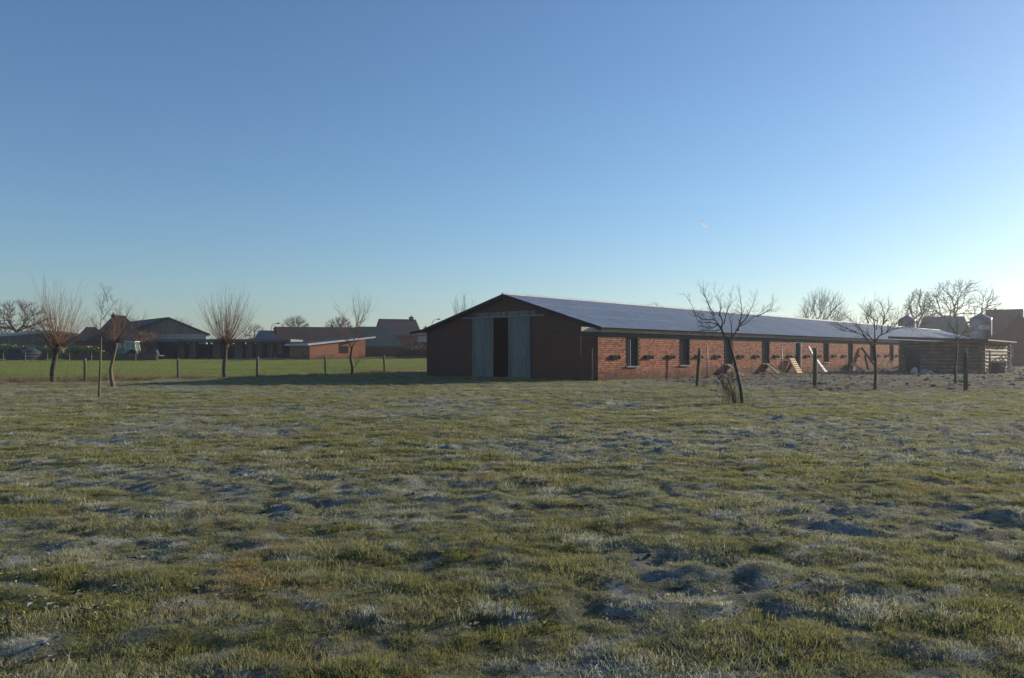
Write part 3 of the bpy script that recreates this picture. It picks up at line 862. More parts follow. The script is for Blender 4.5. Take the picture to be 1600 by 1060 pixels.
def gp_(px, Z): x = X_(px, Z); return Vector((x, Z, Hs(x, Z)))
dead_stalks()
drawn_tree('fruit_tree', 'wide spreading bare fruit tree standing left of the log shed', 34.7,
    [(1367, 610), (1368, 590), (1368, 568), (1367, 548), (1367, 535)],
    [[(1367, 546), (1358, 537), (1352, 528), (1340, 521), (1325, 518), (1310, 514), (1297, 507)],
     [(1353, 529), (1346, 512), (1338, 500), (1328, 492), (1320, 484)],
     [(1367, 534), (1362, 524), (1352, 512), (1344, 500), (1338, 485)],
     [(1367, 534), (1369, 515), (1370, 502), (1367, 490), (1374, 478), (1378, 465)],
     [(1368, 534), (1375, 525), (1385, 521), (1395, 515), (1402, 510), (1415, 498), (1426, 492)],
     [(1377, 524), (1380, 512), (1386, 500), (1394, 487), (1400, 474)],
     [(1395, 515), (1408, 512), (1420, 514), (1432, 518)],
     [(1370, 502), (1360, 490), (1356, 475)], [(1340, 521), (1325, 510), (1312, 503)],
     [(1385, 520), (1398, 503), (1408, 488)], [(1369, 515), (1380, 498), (1384, 480)]],
    .078, 12, BARK, TWIG, twigs=16, tl=.52, up=.06, depth=1.4)
drawn_tree('fruit_tree', 'slender young bare tree right in front of the log shed', 42.6,
    [(1493, 600), (1493, 575), (1495, 550), (1495, 530)],
    [[(1495, 530), (1486, 521), (1478, 518)], [(1495, 530), (1503, 520), (1510, 505), (1515, 492)],
     [(1495, 530), (1498, 510), (1500, 495), (1499, 482)], [(1495, 531), (1507, 531), (1512, 540)],
     [(1496, 525), (1489, 508), (1483, 492)], [(1503, 520), (1515, 518), (1524, 516)]],
    .075, 13, BARK, TWIG, twigs=7, tl=.5, up=.2, depth=.8)
drawn_tree('sapling', 'thin straight sapling nearest the camera among the left trees', 29,
    [(154.6, 621), (156, 590), (157, 560), (158, 528)],
    [[(158, 530), (159, 510), (163, 490), (168, 472), (172, 457)], [(168, 472), (160, 460), (152, 452)],
     [(160, 500), (170, 484), (178, 468)], [(158, 522), (150, 512), (147, 497)], [(158, 524), (168, 514), (176, 508)],
     [(158, 526), (148, 522), (143, 515)], [(162, 492), (155, 480), (153, 470)]],
    .045, 14, BARKL, TWIG, twigs=11, tl=.38, up=.2, depth=.5, lr=.42)
drawn_tree('fruit_tree', 'small leaning tree with kinked trunk, just right of the thin sapling', 39,
    [(176.4, 604), (174, 590), (173, 576), (178, 556), (182.5, 535)],
    [[(182, 536), (172, 526), (166, 515), (160, 500)], [(182, 536), (185, 515), (190, 490), (192, 475)],
     [(183, 536), (195, 515), (205, 495), (216, 478)], [(182, 536), (175, 510), (178, 490)],
     [(183, 536), (200, 522), (215, 508), (221, 500)], [(183, 534), (192, 505), (200, 485)], [(182, 534), (168, 520), (155, 512)]],
    .10, 15, BARKL, TWIGR, twigs=15, tl=.62, up=.25, depth=1.1)
drawn_tree('fruit_tree', 'slim upright bare tree by the left fence, before the red brick shed', 58.5,
    [(549, 588), (551, 577), (548, 560), (550, 545)],
    [[(550, 546), (543, 520), (535, 495), (528, 475)], [(550, 546), (555, 520), (556, 500), (550, 478), (549, 463)],
     [(551, 544), (557, 515), (563, 490), (562, 466)], [(556, 512), (570, 490), (578, 473)],
     [(549, 545), (541, 528), (540, 505), (537, 485)], [(550, 543), (562, 530), (570, 512)], [(550, 578), (560, 567), (563, 557)],
     [(549, 540), (538, 524), (530, 505)], [(555, 520), (566, 500), (570, 480)]],
    .14, 16, BARK, TWIGR, twigs=15, tl=1.0, up=.35, depth=1.2, lr=.33)
pollard('big pollard willow with leaning trunk at far left of the fence', 44.5,
        [(83, 598), (82, 582), (86, 560), (90, 543)], .16, .30, 95, 3.9, 21, 'pollard willows by the left fence', .95)
pollard('upright round-headed pollard willow in the middle of the left fence', 52,
        [(350.4, 592), (350, 575), (352, 555), (352, 538)], .15, .28, 120, 4.2, 22, 'pollard willows by the left fence', 1.0)

def fill_crown(out, p, T, rm, rnd, frac, rmax):
    """branches that keep forking until they reach every twig tip of the crown"""
    n = len(T)
    if n == 1:
        q = T[0]; m = (p + q) / 2 + Vector((rnd.gauss(0, .05), rnd.gauss(0, .05), rnd.gauss(0, .04))) * (q - p).length
        out.append(([p, m, q], [rm * 1.1, rm, rm * .6])); return
    c = Vector((0, 0, 0))
    for v in T: c += v
    c /= n
    L = (c - p).length; f = frac * rnd.uniform(.7, 1.3)
    q = p + (c - p) * f + Vector((rnd.gauss(0, 1), rnd.gauss(0, 1), rnd.gauss(0, .6))) * L * .045
    r = min(rmax, rm * n ** .40)
    m = (p + q) / 2 + Vector((rnd.gauss(0, .03), rnd.gauss(0, .03), 0)) * L * f
    out.append(([p, m, q], [r, r * .96, r * .92]))
    a = Vector((rnd.gauss(0, 1), rnd.gauss(0, 1), rnd.gauss(0, .7)))
    for _ in range(3):
        s_ = Vector((0, 0, 0))
        for v in T[::max(1, n // 40)]:
            d = v - c; s_ += d * d.dot(a)
        a = s_.normalized() if s_.length > 1e-6 else a.normalized()
    ts = sorted(T, key=lambda v: (v - c).dot(a)); k = max(1, min(n - 1, int(n * rnd.uniform(.34, .66))))
    fill_crown(out, q, ts[:k], rm, rnd, frac, rmax); fill_crown(out, q, ts[k:], rm, rnd, frac, rmax)
def far_tree(label, px, Z, ybase, ytop, wpx, seed, style='round', twig=None, cat='tree', name='bare_tree', group='bare trees on the skyline'):
    """full tree on the skyline: trunk, limbs and a fine twig crown"""
    rnd = random.Random(seed); x = X_(px, Z); g = Hs(x, Z); base = Vector((x, Z, g))
    Ht = Z_(ytop, Z) - g; Wd = wpx / F * Z * 1.12
    t = thing(name, label, cat, base, 0, group); polys = []
    tr = .028 * Ht
    if style == 'wisp':
        for k in range(15):
            az = rnd.uniform(0, 6.283); d = Vector((math.cos(az) * .36, math.sin(az) * .36, 1))
            if k == 0: tubes([([base + Vector((0, 0, -.2)), base + Vector((0, 0, Ht * .3))], [tr * 1.1, tr])], base).build('trunk', TWIGF, t, True)
            grow(polys, base + Vector((0, 0, Ht * .28)), d, Ht * rnd.uniform(.5, .72), .03, 1, rnd, .2, .1, 7, .45, .35, .3, 7, .2)
    else:
        hf, low, n, fr_, rm = {'round': (.22, .24, 1500, .30, .020), 'broom': (.08, .13, 1000, .20, .018), 'fuzzy': (.25, .28, 520, .32, .018)}[style]
        hf *= Ht; tubes([([base + Vector((0, 0, -.2)), base + Vector((rnd.uniform(-.1, .1), 0, hf * .5)), base + Vector((0, 0, hf))], [tr * 1.25, tr, tr * .8])], base).build('trunk', TWIGF, t, True)
        lo = Ht * low; cz = lo + (Ht - lo) * (.46 if style != 'broom' else .52); T = []
        while len(T) < n:
            v = Vector((rnd.uniform(-1, 1), rnd.uniform(-1, 1), rnd.uniform(-1, 1))); l = v.length
            if l > 1 or l < .35 or rnd.random() > l * l: continue
            az = math.atan2(v.y, v.x); lump = 1 + .10 * math.sin(3 * az + seed) + .08 * math.sin(5 * az + 2 * v.z + seed * 2) + rnd.gauss(0, .03)
            hz_ = (Ht - cz) if v.z > 0 else (cz - lo)
            T.append(base + Vector((v.x * Wd / 2 * lump, v.y * Wd / 2 * lump, cz + v.z * hz_ * (.94 + .06 * lump))))
        fill_crown(polys, base + Vector((0, 0, hf * .95)), T, rm, rnd, fr_, tr * .75)
    tubes(polys, base).build('crown', twig or TWIGF, t, True)
    return t
far_tree('large round bare tree at the left edge behind the white-edged shed', 27, 150, 545, 466, 88, 31)
far_tree('loose twiggy tree rising behind the dark hipped farmhouse', 200, 145, 545, 492, 70, 32, 'fuzzy', TWIGR)
far_tree('low bare tree over the right slope of the big boarded barn', 281, 170, 545, 494, 40, 33, 'fuzzy')
far_tree('small bare tree behind the blue roof, left of the street lamp', 398, 165, 545, 503, 34, 34, 'fuzzy')
far_tree('grey bare tree above the long tiled roof', 463, 180, 545, 491, 44, 35)
far_tree('bare tree above the tiled roof behind the slim fence tree', 531, 175, 545, 493, 44, 36)
far_tree('upright twigs of a tree showing over the barn roof beside its gable', 724, 78, 560, 457, 46, 37, 'wisp', TWIGR)
far_tree('tiny treetop showing over the middle of the barn ridge', 1020, 170, 550, 468, 40, 38, 'fuzzy')
far_tree('broom-shaped pale bare tree behind the barn roof, right of the middle', 1285, 165, 550, 446, 76, 39, 'broom')
far_tree('twiggy bare tree behind the spreading fruit tree', 1372, 155, 550, 463, 66, 40, 'fuzzy')
far_tree('bare tree directly left of the tallest spreading tree', 1436, 160, 550, 449, 50, 41)
far_tree('tallest spreading bare tree on the right skyline over the long roof', 1497, 150, 550, 432, 112, 42)
far_tree('low brown shrub in front of the boarded barn, right of the cream cab', 229, 112, 558, 515, 42, 43, 'fuzzy', TWIGR, 'shrub', 'bare_shrub', None)
far_tree('leafless brown bush against the dark wall by the small brick house', 650, 116, 558, 533, 34, 44, 'fuzzy', TWIGR, 'shrub', 'bare_shrub', None)

# ------------------------------------------------------------------ background farm, left
def gable_roof(b, x0, x1, y0, y1, ze, zr, ov=.3, th=.15, ridge='x', hip=0.0):
    """roof shell; ridge along x or y; hip = length of hipped ends"""
    if ridge == 'x':
        ym = (y0 + y1) / 2; k = (zr - ze) / (ym - y0); ya, yb = y0 - ov, y1 + ov; za = ze - k * ov; xa, xb = x0 - ov, x1 + ov
        for dz, flip in ((0, 0), (-th, 1)):
            pass
        P = [(xa, ya, za), (xb, ya, za), (xb, yb, za), (xa, yb, za), (xa + hip, ym, zr), (xb - hip, ym, zr)]
    else:
        xm = (x0 + x1) / 2; k = (zr - ze) / (xm - x0); xa, xb = x0 - ov, x1 + ov; za = ze - k * ov; ya, yb = y0 - ov, y1 + ov
        P = [(xb, ya, za), (xb, yb, za), (xa, yb, za), (xa, ya, za), (xm, ya + hip, zr), (xm, yb - hip, zr)]
    i = len(b.v); b.v += P + [(p[0], p[1], p[2] + th) for p in P]
    T_ = lambda *q: b.f.append(tuple(i + 6 + j for j in q)); B_ = lambda *q: b.f.append(tuple(i + j for j in q[::-1]))
    for fn in (T_, B_):
        fn(0, 1, 5, 4); fn(2, 3, 4, 5)
        if hip: fn(1, 2, 5); fn(3, 0, 4)
    rim = [0, 1, 2, 3] if hip else [0, 1, 5, 2, 3, 4]
    for a, c in zip(rim, rim[1:] + rim[:1]): b.f.append((i + a, i + c, i + 6 + c, i + 6 + a))
def house(name, label, cat, x, y, rz, w, d, ze, zr, wall, roof, ridge='x', hip=0, chim=(), windows=(), g=None, group=None, ov=.3):
    g = Hs(x, y) if g is None else g
    az = math.atan2(x, y); w = w * math.cos(az)
    t = thing(name, label, cat, (x * (1 + .0), y, g), rz - az, group)
    b = MB(); x0, x1, y0, y1 = -w / 2, w / 2, -d / 2, d / 2
    b.box(x0, x1, y0, y1, -.5, ze)
    if not hip:
        if ridge == 'x': b.prism([(y0, ze), (y1, ze), (0, zr - .05)], x0, x1)
        else: b.prism([(x0, ze), (x1, ze), (0, zr - .05)], y0, y1, 'y')
    b.build('wall', wall, t)
    b = MB(); gable_roof(b, x0, x1, y0, y1, ze, zr, ov, .15, ridge, hip); ro = b.build('roof', roof, t)
    for (cx, cy, s, z0, z1) in chim:
        b = MB(); b.box(cx - s/2, cx + s/2, cy - s/2, cy + s/2, z0, z1); b.box(cx - s/2 - .06, cx + s/2 + .06, cy - s/2 - .06, cy + s/2 + .06, z1, z1 + .12)
        b.tube([(cx, cy, z1 + .1), (cx, cy, z1 + .45)], [.13, .11], 8); b.build('chimney', BRICK_DARK_SHADED, ro)
    for (cx, z0, ww, hh) in windows:
        b = MB(); b.box(cx - ww/2, cx + ww/2, y0 - .04, y0 + .02, z0, z0 + hh)
        f = b.build('window', WHITE, t)
        b = MB(); b.box(cx - ww/2 + .08, cx + ww/2 - .08, y0 - .055, y0 - .041, z0 + .08, z0 + hh - .08); b.build('pane', GLASS, f)
    return t
# long white-edged shed at the left edge
def gable_shed():
    Z = 128; xa, xm, xb = X_(-70, Z), X_(74, Z), X_(128, Z); g = Hs(xm, Z)
    t = thing('boarded_shed', 'long grey boarded shed with a white roof edge at far left', 'shed', (xm, Z, g), -math.atan2(xm, Z))
    ztop = Z_(520, Z) - g; zl = Z_(536, Z) - g; zr = Z_(526, Z) - g
    L = [xa - xm, 0, xb - xm]
    b = MB(); b.prism([(L[0], -.5), (L[2], -.5), (L[2], zr), (0, ztop), (L[0], zl)], .2, 14, 'y'); b.build('wall', BOARDS, t)
    for k in range(26):
        x = L[0] + (L[2] - L[0]) * (k + .5) / 26; zt = (zl + (ztop - zl) * (x - L[0]) / (-L[0])) if x < 0 else ztop + (zr - ztop) * x / L[2]
        b = MB(); b.box(x - .30, x + .30, .12, .198, -.2, zt - .1); b.build('board', BOARDS, t)
    for (x0, z0, x1, z1) in ((L[0] - .5, zl - .1, 0, ztop), (0, ztop, L[2] + .4, zr - .05)):
        b = MB(); b.hexa([(x0, -.1, z0), (x1, -.1, z1), (x1, 14.3, z1), (x0, 14.3, z0)], [(x0, -.1, z0 + .42), (x1, -.1, z1 + .42), (x1, 14.3, z1 + .42), (x0, 14.3, z0 + .42)])
        b.build('roof', WHITE, t)
gable_shed()
# dark hipped farmhouse
Z = 128; cx = X_(167, Z)
house('farmhouse', 'dark steep hipped farmhouse behind the sapling and leaning tree', 'house', cx, Z + 4, 0, 9.2, 8, Z_(531, Z) - 1.04, Z_(494.5, Z + 4) - 1.04, BRICK_DARK_SHADED, TILED, 'x', 3.6, g=1.04,
      chim=[(-.9, 0, .6, 5.0, Z_(491, Z) - 1.04)])
house('outbuilding', 'low dark roofed annex on the left of the hipped farmhouse', 'outbuilding', X_(126, 122), 125, 0, 4.6, 5, Z_(532, 122) - 1.04, Z_(512.5, 124) - 1.04, BRICK_DARK_SHADED, TILED, 'x', 1.6, g=1.04)
house('outbuilding', 'dark low roofed lean-to on the right of the hipped farmhouse', 'outbuilding', X_(190, 124), 126, 0, 4.0, 5, Z_(534, 124) - 1.04, Z_(520, 124) - 1.04, PALEW, TILED, 'x', 0, g=1.04)
# big boarded barn with gable towards the camera, its ridge running back to the left
def big_barn():
    Z = 136; xa, xm, xb = X_(196, Z), X_(262, Z), X_(322, Z); g = 1.04
    t = thing('boarded_barn', 'big boarded barn with a wide grey gable and dark roof', 'barn', (xm, Z, g))
    za, zm, zb = Z_(521, Z) - g, Z_(498.5, Z) - g, Z_(523, Z) - g
    A = (xa - xm, za); M = (0, zm); B = (xb - xm, zb)
    vx, vy = X_(190, 158) - xm, 22.0
    def loft(poly, d0, d1, b, dz=0):
        n = len(poly); i = len(b.v)
        for s in (d0, d1):
            for (x, z) in poly: b.v.append((x + vx * s, vy * s, z + dz))
        b.f.append(tuple(range(i, i + n))[::-1]); b.f.append(tuple(range(i + n, i + 2*n)))
        for k in range(n): b.f.append((i+k, i+(k+1) % n, i+n+(k+1) % n, i+n+k))
    b = MB(); loft([(A[0], -.5), (B[0], -.5), B, M, A], 0, 1, b); b.build('wall', BOARDS, t)
    b = MB(); loft([(A[0] - .7, A[1] - .25), (0, M[1]), (0, M[1] + .3), (A[0] - .7, A[1] + .05)], -.02, 1.02, b); b.build('roof', TILED, t)
    b = MB(); loft([(0, M[1]), (B[0] + .5, B[1] - .2), (B[0] + .5, B[1] + .1), (0, M[1] + .3)], -.02, 1.02, b); b.build('roof', TILED, t)
    zc = Z_(523.5, Z) - g
    n = 30
    for k in range(n):
        x0 = A[0] + (B[0] - A[0]) * k / n + .03; x1 = A[0] + (B[0] - A[0]) * (k + 1) / n - .03; xc = (x0 + x1) / 2
        zt = A[1] + (M[1] - A[1]) * (xc - A[0]) / (0 - A[0]) if xc < 0 else M[1] + (B[1] - M[1]) * xc / B[0]
        if zt - zc > .5:
            b = MB(); b.box(x0, x1, -.07, -.01, zc + .35, zt - .2); b.build('board', BOARDS, t)
    for k in range(4):
        x0 = A[0] + (B[0] - A[0]) * k / 4 + .08; x1 = A[0] + (B[0] - A[0]) * (k + 1) / 4 - .08
        b = MB(); b.box(x0, x1, -.06, -.01, Z_(533, Z) - g, zc + .15); b.build('wall_panel', PALEW, t)
big_barn()
# long open-fronted shed
def open_shed():
    Z = 112; g = Hs(X_(350, Z), Z); x0, x1 = X_(247, Z), X_(456, Z); x2 = X_(486, Z)
    t = thing('open_fronted_shed', 'long low dark open-fronted shed with grey bays across the field', 'shed', (x0, Z, g))
    f = lambda px: X_(px, Z) - x0
    zt = Z_(529, Z) - g; zb = Z_(534.5, Z) - g
    b = MB(); b.box(-.3, x1 - x0, -.9, 6, zb, zt - .12); b.box(x1 - x0, x2 - x0, -.6, 6, zb - .25, zb); b.build('roof', TARP if False else FIBRE2, t)
    b = MB(); b.box(-.3, x1 - x0 + .1, -.93, -.905, zb + .05, zt - .15); b.build('fascia', simple('grey_fascia', (.13, .135, .16), (.10, .10, .13), 1), t)
    b = MB(); b.box(0, x2 - x0, 5.7, 6, -.4, zb - .25); b.box(0, f(272), .0, .12, -.4, zb); b.build('wall', DARKW, t)
    for (a, c) in ((273, 288), (292, 306), (329, 346), (363, 380), (381.5, 395), (397.5, 409), (414, 426), (430, 441), (461, 474)):
        b = MB(); b.box(f(a), f(c), .8, .9, -.4, zb - .02); o = b.build('back_panel', BOARDS, t)
    for a in (248, 273, 290, 308, 327, 347, 362, 381, 396, 411.5, 428, 443, 460, 484):
        b = MB(); b.box(f(a) - .14, f(a) + .14, -.2, .1, -.4, zb - (.27 if a > 456 else .02)); b.build('post', DARKW, t)
    b = MB(); b.box(f(436), f(470), -.9, -.5, .1, .75); o = b.build('feed_trough', TARP, t)
open_shed()
# tiled house and neighbours
Z = 138
x0, x1 = X_(421, Z), X_(548, Z)
house('tiled_house', 'long house with brown tiled roof behind the open-fronted shed', 'house', (x0 + x1) / 2, Z + 4, 0, x1 - x0, 8, Z_(533, Z) - 1.04, Z_(512.5, Z + 4) - 1.04, BRICK_DARK_SHADED, TILEB, 'x', 0, g=1.04,
      chim=[(-(x1 - x0) / 2 + .3, -2.4, .7, 3.6, 5.0)])
x0, x1 = X_(391, 134), X_(424, 134)
house('outbuilding', 'small outbuilding with shiny blue roof left of the tiled house', 'outbuilding', (x0 + x1) / 2, 137, 0, x1 - x0, 6, Z_(530, 134) - 1.04, Z_(518, 137) - 1.04, BRICK_DARK_SHADED, ROOFBL, 'x', .9, g=1.04)
# red brick shed with a single pitch roof, parallel to the barn
def red_shed():
    Z = 105; x = X_(484, Z); g = Hs(x, Z)
    t = thing('brick_shed', 'small red brick shed with white-edged sloping roof across the field', 'shed', (x, Z, g), ANG)
    L = 10.2; za, zb = Z_(539.5, Z) - g, Z_(527.5, 112) - g
    b = MB(); b.prism([(0, -.4), (4.6, -.4), (4.6, za + (zb - za) * .45), (0, za)], 0, 5, 'y')
    b.prism([(4.6, -.4), (L, -.4), (L, zb), (4.6, za + (zb - za) * .45)], 1.4, 5, 'y')
    o = b.build('wall', BRICK_S, t)
    b = MB(); b.hexa([(-.5, -.35, za - .02), (L + .5, -.35, zb), (L + .5, 5.3, zb), (-.5, 5.3, za - .02)],
                     [(-.5, -.35, za + .18), (L + .5, -.35, zb + .2), (L + .5, 5.3, zb + .2), (-.5, 5.3, za + .18)]); b.build('roof', ROOFBL, t)
    b = MB(); b.hexa([(-.53, -.40, za - .07), (L + .5, -.40, zb - .05), (L + .5, -.36, zb - .05), (-.53, -.36, za - .07)],
                     [(-.53, -.40, za + .2), (L + .5, -.40, zb + .14), (L + .5, -.36, zb + .14), (-.53, -.36, za + .2)]); b.build('fascia', WHITE, t)
    b = MB(); b.box(-.56, -.53, -.4, 5.3, za - .07, za + .2); b.build('fascia', WHITE, t)
    b = MB(); b.box(5.6, 7.2, 1.33, 1.39, .9, 1.9); b.build('window', DARKW, t)
    b = MB(); b.box(4.9, 5.3, -.2, 1.2, -.2, 1.0); b.build('stacked_crates', OLDW, t) if False else None
red_shed()
x0, x1 = X_(527, 126), X_(622, 126)
house('brick_house', 'low brick house with mossy grey-green hipped roof across the field', 'house', (x0 + x1) / 2, 130, 0, x1 - x0, 8, Z_(540, 126) - 1.04, Z_(512, 130) - 1.04, BRICK_DARK_SHADED, TILEG, 'x', 2.7, g=1.04)
x0, x1 = X_(588, 160), X_(645, 160)
house('chimney_house', 'dark tall house with brick chimney on its ridge, left of the barn', 'house', (x0 + x1) / 2, 164, .28, x1 - x0, 9, Z_(524, 160) - 1.04, Z_(500, 164) - 1.04, BRICK_DARK_SHADED, TILED, 'x', .0, g=1.04,
      chim=[(3.0, 0, .75, 6.2, Z_(496, 164) - 1.04)], windows=[(1.9, 1.9, 1.0, 1.0), (-1.5, 1.9, 1.0, 1.0)])
x0, x1 = X_(650, 150), X_(690, 150)
house('flat_house', 'grey house with flat topped chimney just behind the left corner of the barn', 'house', (x0 + x1) / 2, 153, 0, x1 - x0, 6, Z_(524, 150) - 1.04, Z_(519, 152) - 1.04, PALEW, TILED, 'x', .0, g=1.04,
      chim=[(-.9, 0, .8, 4.0, Z_(512.5, 152) - 1.04)])
def garden_wall():
    Z = 118; x0, x1 = X_(618, Z), X_(700, Z); g = 1.04
    b = MB(); b.box(0, x1 - x0, 0, .25, -.3, Z_(544, Z) - g); t = b.build('garden_wall', BRICK_DARK_SHADED, None, False, (x0, Z, g))
    tag(t, 'low dark brick wall along the field edge between the mossy roofed house and barn', 'wall')
    b = MB(); b.box(0, x1 - x0 - 2, 0, 2.5, -.2, Z_(536.5, Z + 1) - g); b.box(-.1, x1 - x0 - 1.9, -.1, 2.6, Z_(536.5, Z + 1) - g, Z_(535, Z + 1) - g)
    t = b.build('covered_woodpile', TARP, None, False, (x0 + 2, Z + 1, g)); tag(t, 'long heap covered with blue sheeting behind the dark garden wall', 'covered pile')
garden_wall()
# street lamps
def lamp(px, Z, ytop, flip, label):
    x = X_(px, Z); g = 1.04; h = Z_(ytop, Z) - g
    t = thing('street_lamp', label, 'street lamp', (x, Z, g), 0, 'street lamps behind the farm')
    pts = [(0, 0, 0), (0, 0, h - 1.2), (.12, 0, h - .6), (.5, 0, h - .15), (1.1, 0, h)]
    b = MB(); b.tube(pts, [.09, .07, .06, .05, .045], 8); b.build('pole', STEEL, t, True)
    b = MB(); b.tube([(1.05, 0, h), (1.4, 0, h + .02), (1.75, 0, h - .02)], [.07, .16, .09], 8); b.build('lamp_head', STEEL, t, True)
lamp(423.5, 150, 505.5, 1, 'street lamp with curved arm over the blue roofed outbuilding')
lamp(675, 165, 499, 1, 'street lamp with curved arm at the left slope of the barn roof')

# heaps, hedges, rails, tractor
def leafy(name, label, cat, outline, Z, depth, mat, n, leaf, seed, y_base=None, group=None):
    """mound of leaf clumps under a skyline given in pixels, at its own distance and depth"""
    rnd = random.Random(seed); x0 = X_(outline[0][0], Z); x1 = X_(outline[-1][0], Z); g = Hs((x0 + x1) / 2, Z); b = MB()
    base = Vector(((x0 + x1) / 2, Z, g))
    for k in range(n):
        s = rnd.random(); px = outline[0][0] + (outline[-1][0] - outline[0][0]) * s
        for (a, c) in zip(outline[:-1], outline[1:]):
            if a[0] <= px <= c[0]: py = a[1] + (c[1] - a[1]) * (px - a[0]) / (c[0] - a[0]); break
        ht = Z_(py, Z) - g; yy = rnd.uniform(-1, 1)
        zz = ht * math.sqrt(max(.02, 1 - yy * yy)) * (rnd.random() ** .35) * rnd.uniform(.86, 1.06)
        c = Vector((X_(px, Z), Z + yy * depth, g + zz)) - base
        d = Vector((rnd.gauss(0, 1), rnd.gauss(0, 1), rnd.gauss(0, 1))).normalized(); e = d.cross(Vector((rnd.random(), rnd.random(), 1))).normalized()
        L = leaf * rnd.uniform(.6, 1.4)
        b.quadv([c - d * L, c - e * L * .6, c + d * L, c + e * L * .6])
    core = MB(); prev = None; pts = []
    for (px, py) in outline:
        pts.append((X_(px, Z) - base.x, max(.05, (Z_(py, Z) - g) * .88)))
    poly = [(pts[0][0], -.3)] + pts + [(pts[-1][0], -.3)]
    b.prism(poly, -depth * .5, depth * .5, 'y')
    return tag(b.build(name, mat, None, False, base), label, cat, group)
leafy('hedge', 'sunlit mossy green hedge at the left, behind the rail fence', 'hedge', [(104, 552), (108, 543), (120, 541), (135, 542), (150, 543), (160, 548), (168, 554)], 106, 1.5, HEDGE, 2600, .22, 51)
leafy('hedge', 'low green hedge at the left edge below the boarded shed', 'hedge', [(-40, 545), (-10, 539), (15, 538), (30, 540), (60, 541), (80, 542), (103, 543)], 112, 1.5, HEDGE, 3600, .22, 52)
leafy('bramble', 'brown hedge bushes before the garden wall left of the barn', 'hedge', [(622, 556), (628, 546), (640, 544), (652, 547), (664, 543), (680, 546)], 114, 1.0, HEDGEB, 1500, .16, 53)
def heap():
    Z = 103; b = MB(); n = 26; m = 8; x0, x1 = X_(14, Z), X_(66, Z); g = Hs((x0 + x1) / 2, Z); w = (x1 - x0) / 2; r = random.Random(3)
    for i in range(m + 1):
        for j in range(n):
            th = 6.283 * j / n; ph = math.pi / 2 * i / m
            k = 1 + r.uniform(-.13, .1)
            b.v.append((w * math.cos(th) * math.cos(ph) ** .7 * k if i < m else 0, 2.2 * math.sin(th) * math.cos(ph) ** .7 * k if i < m else 0, (Z_(543, Z) - g) * math.sin(ph) * k - .1))
    for i in range(m):
        for j in range(n): b.f.append((i*n + j, i*n + (j+1) % n, (i+1)*n + (j+1) % n, (i+1)*n + j))
    tag(b.build('covered_heap', TARP, None, True, ((x0 + x1) / 2, Z, g)), 'heap covered with dark blue sheeting in front of the left hedge', 'heap')
heap()
def rail_fence():
    Z = 98; px0, px1 = -30, 246; x0, x1 = X_(px0, Z), X_(px1, Z); g = Hs(x0, Z)
    t = thing('rail_fence', 'low dark rail fence along the far edge of the green field at left', 'fence', (x0, Z, g))
    n = int((x1 - x0) / 2.6)
    for k in range(n + 1):
        x = (x1 - x0) * k / n; b = MB(); b.box(x - .07, x + .07, -.07, .07, -.3, 1.0); b.build('post', OLDW, t)
    for z in (.42, .82):
        b = MB(); b.box(0, x1 - x0, -.10, -.072, z - .06, z + .06); b.build('rail', OLDW, t)
rail_fence()
def kerb():
    Z = 101; x0, x1 = X_(108, Z), X_(244, Z); g = Hs((x0 + x1) / 2, Z)
    b = MB(); b.box(0, x1 - x0, 0, .5, -.3, Z_(555.5, Z) - g); t = b.build('low_wall', OLDW, None, False, (x0, Z, g)); tag(t, 'low dark timber edging behind the rail fence, under the sunlit hedge', 'low wall')
kerb()
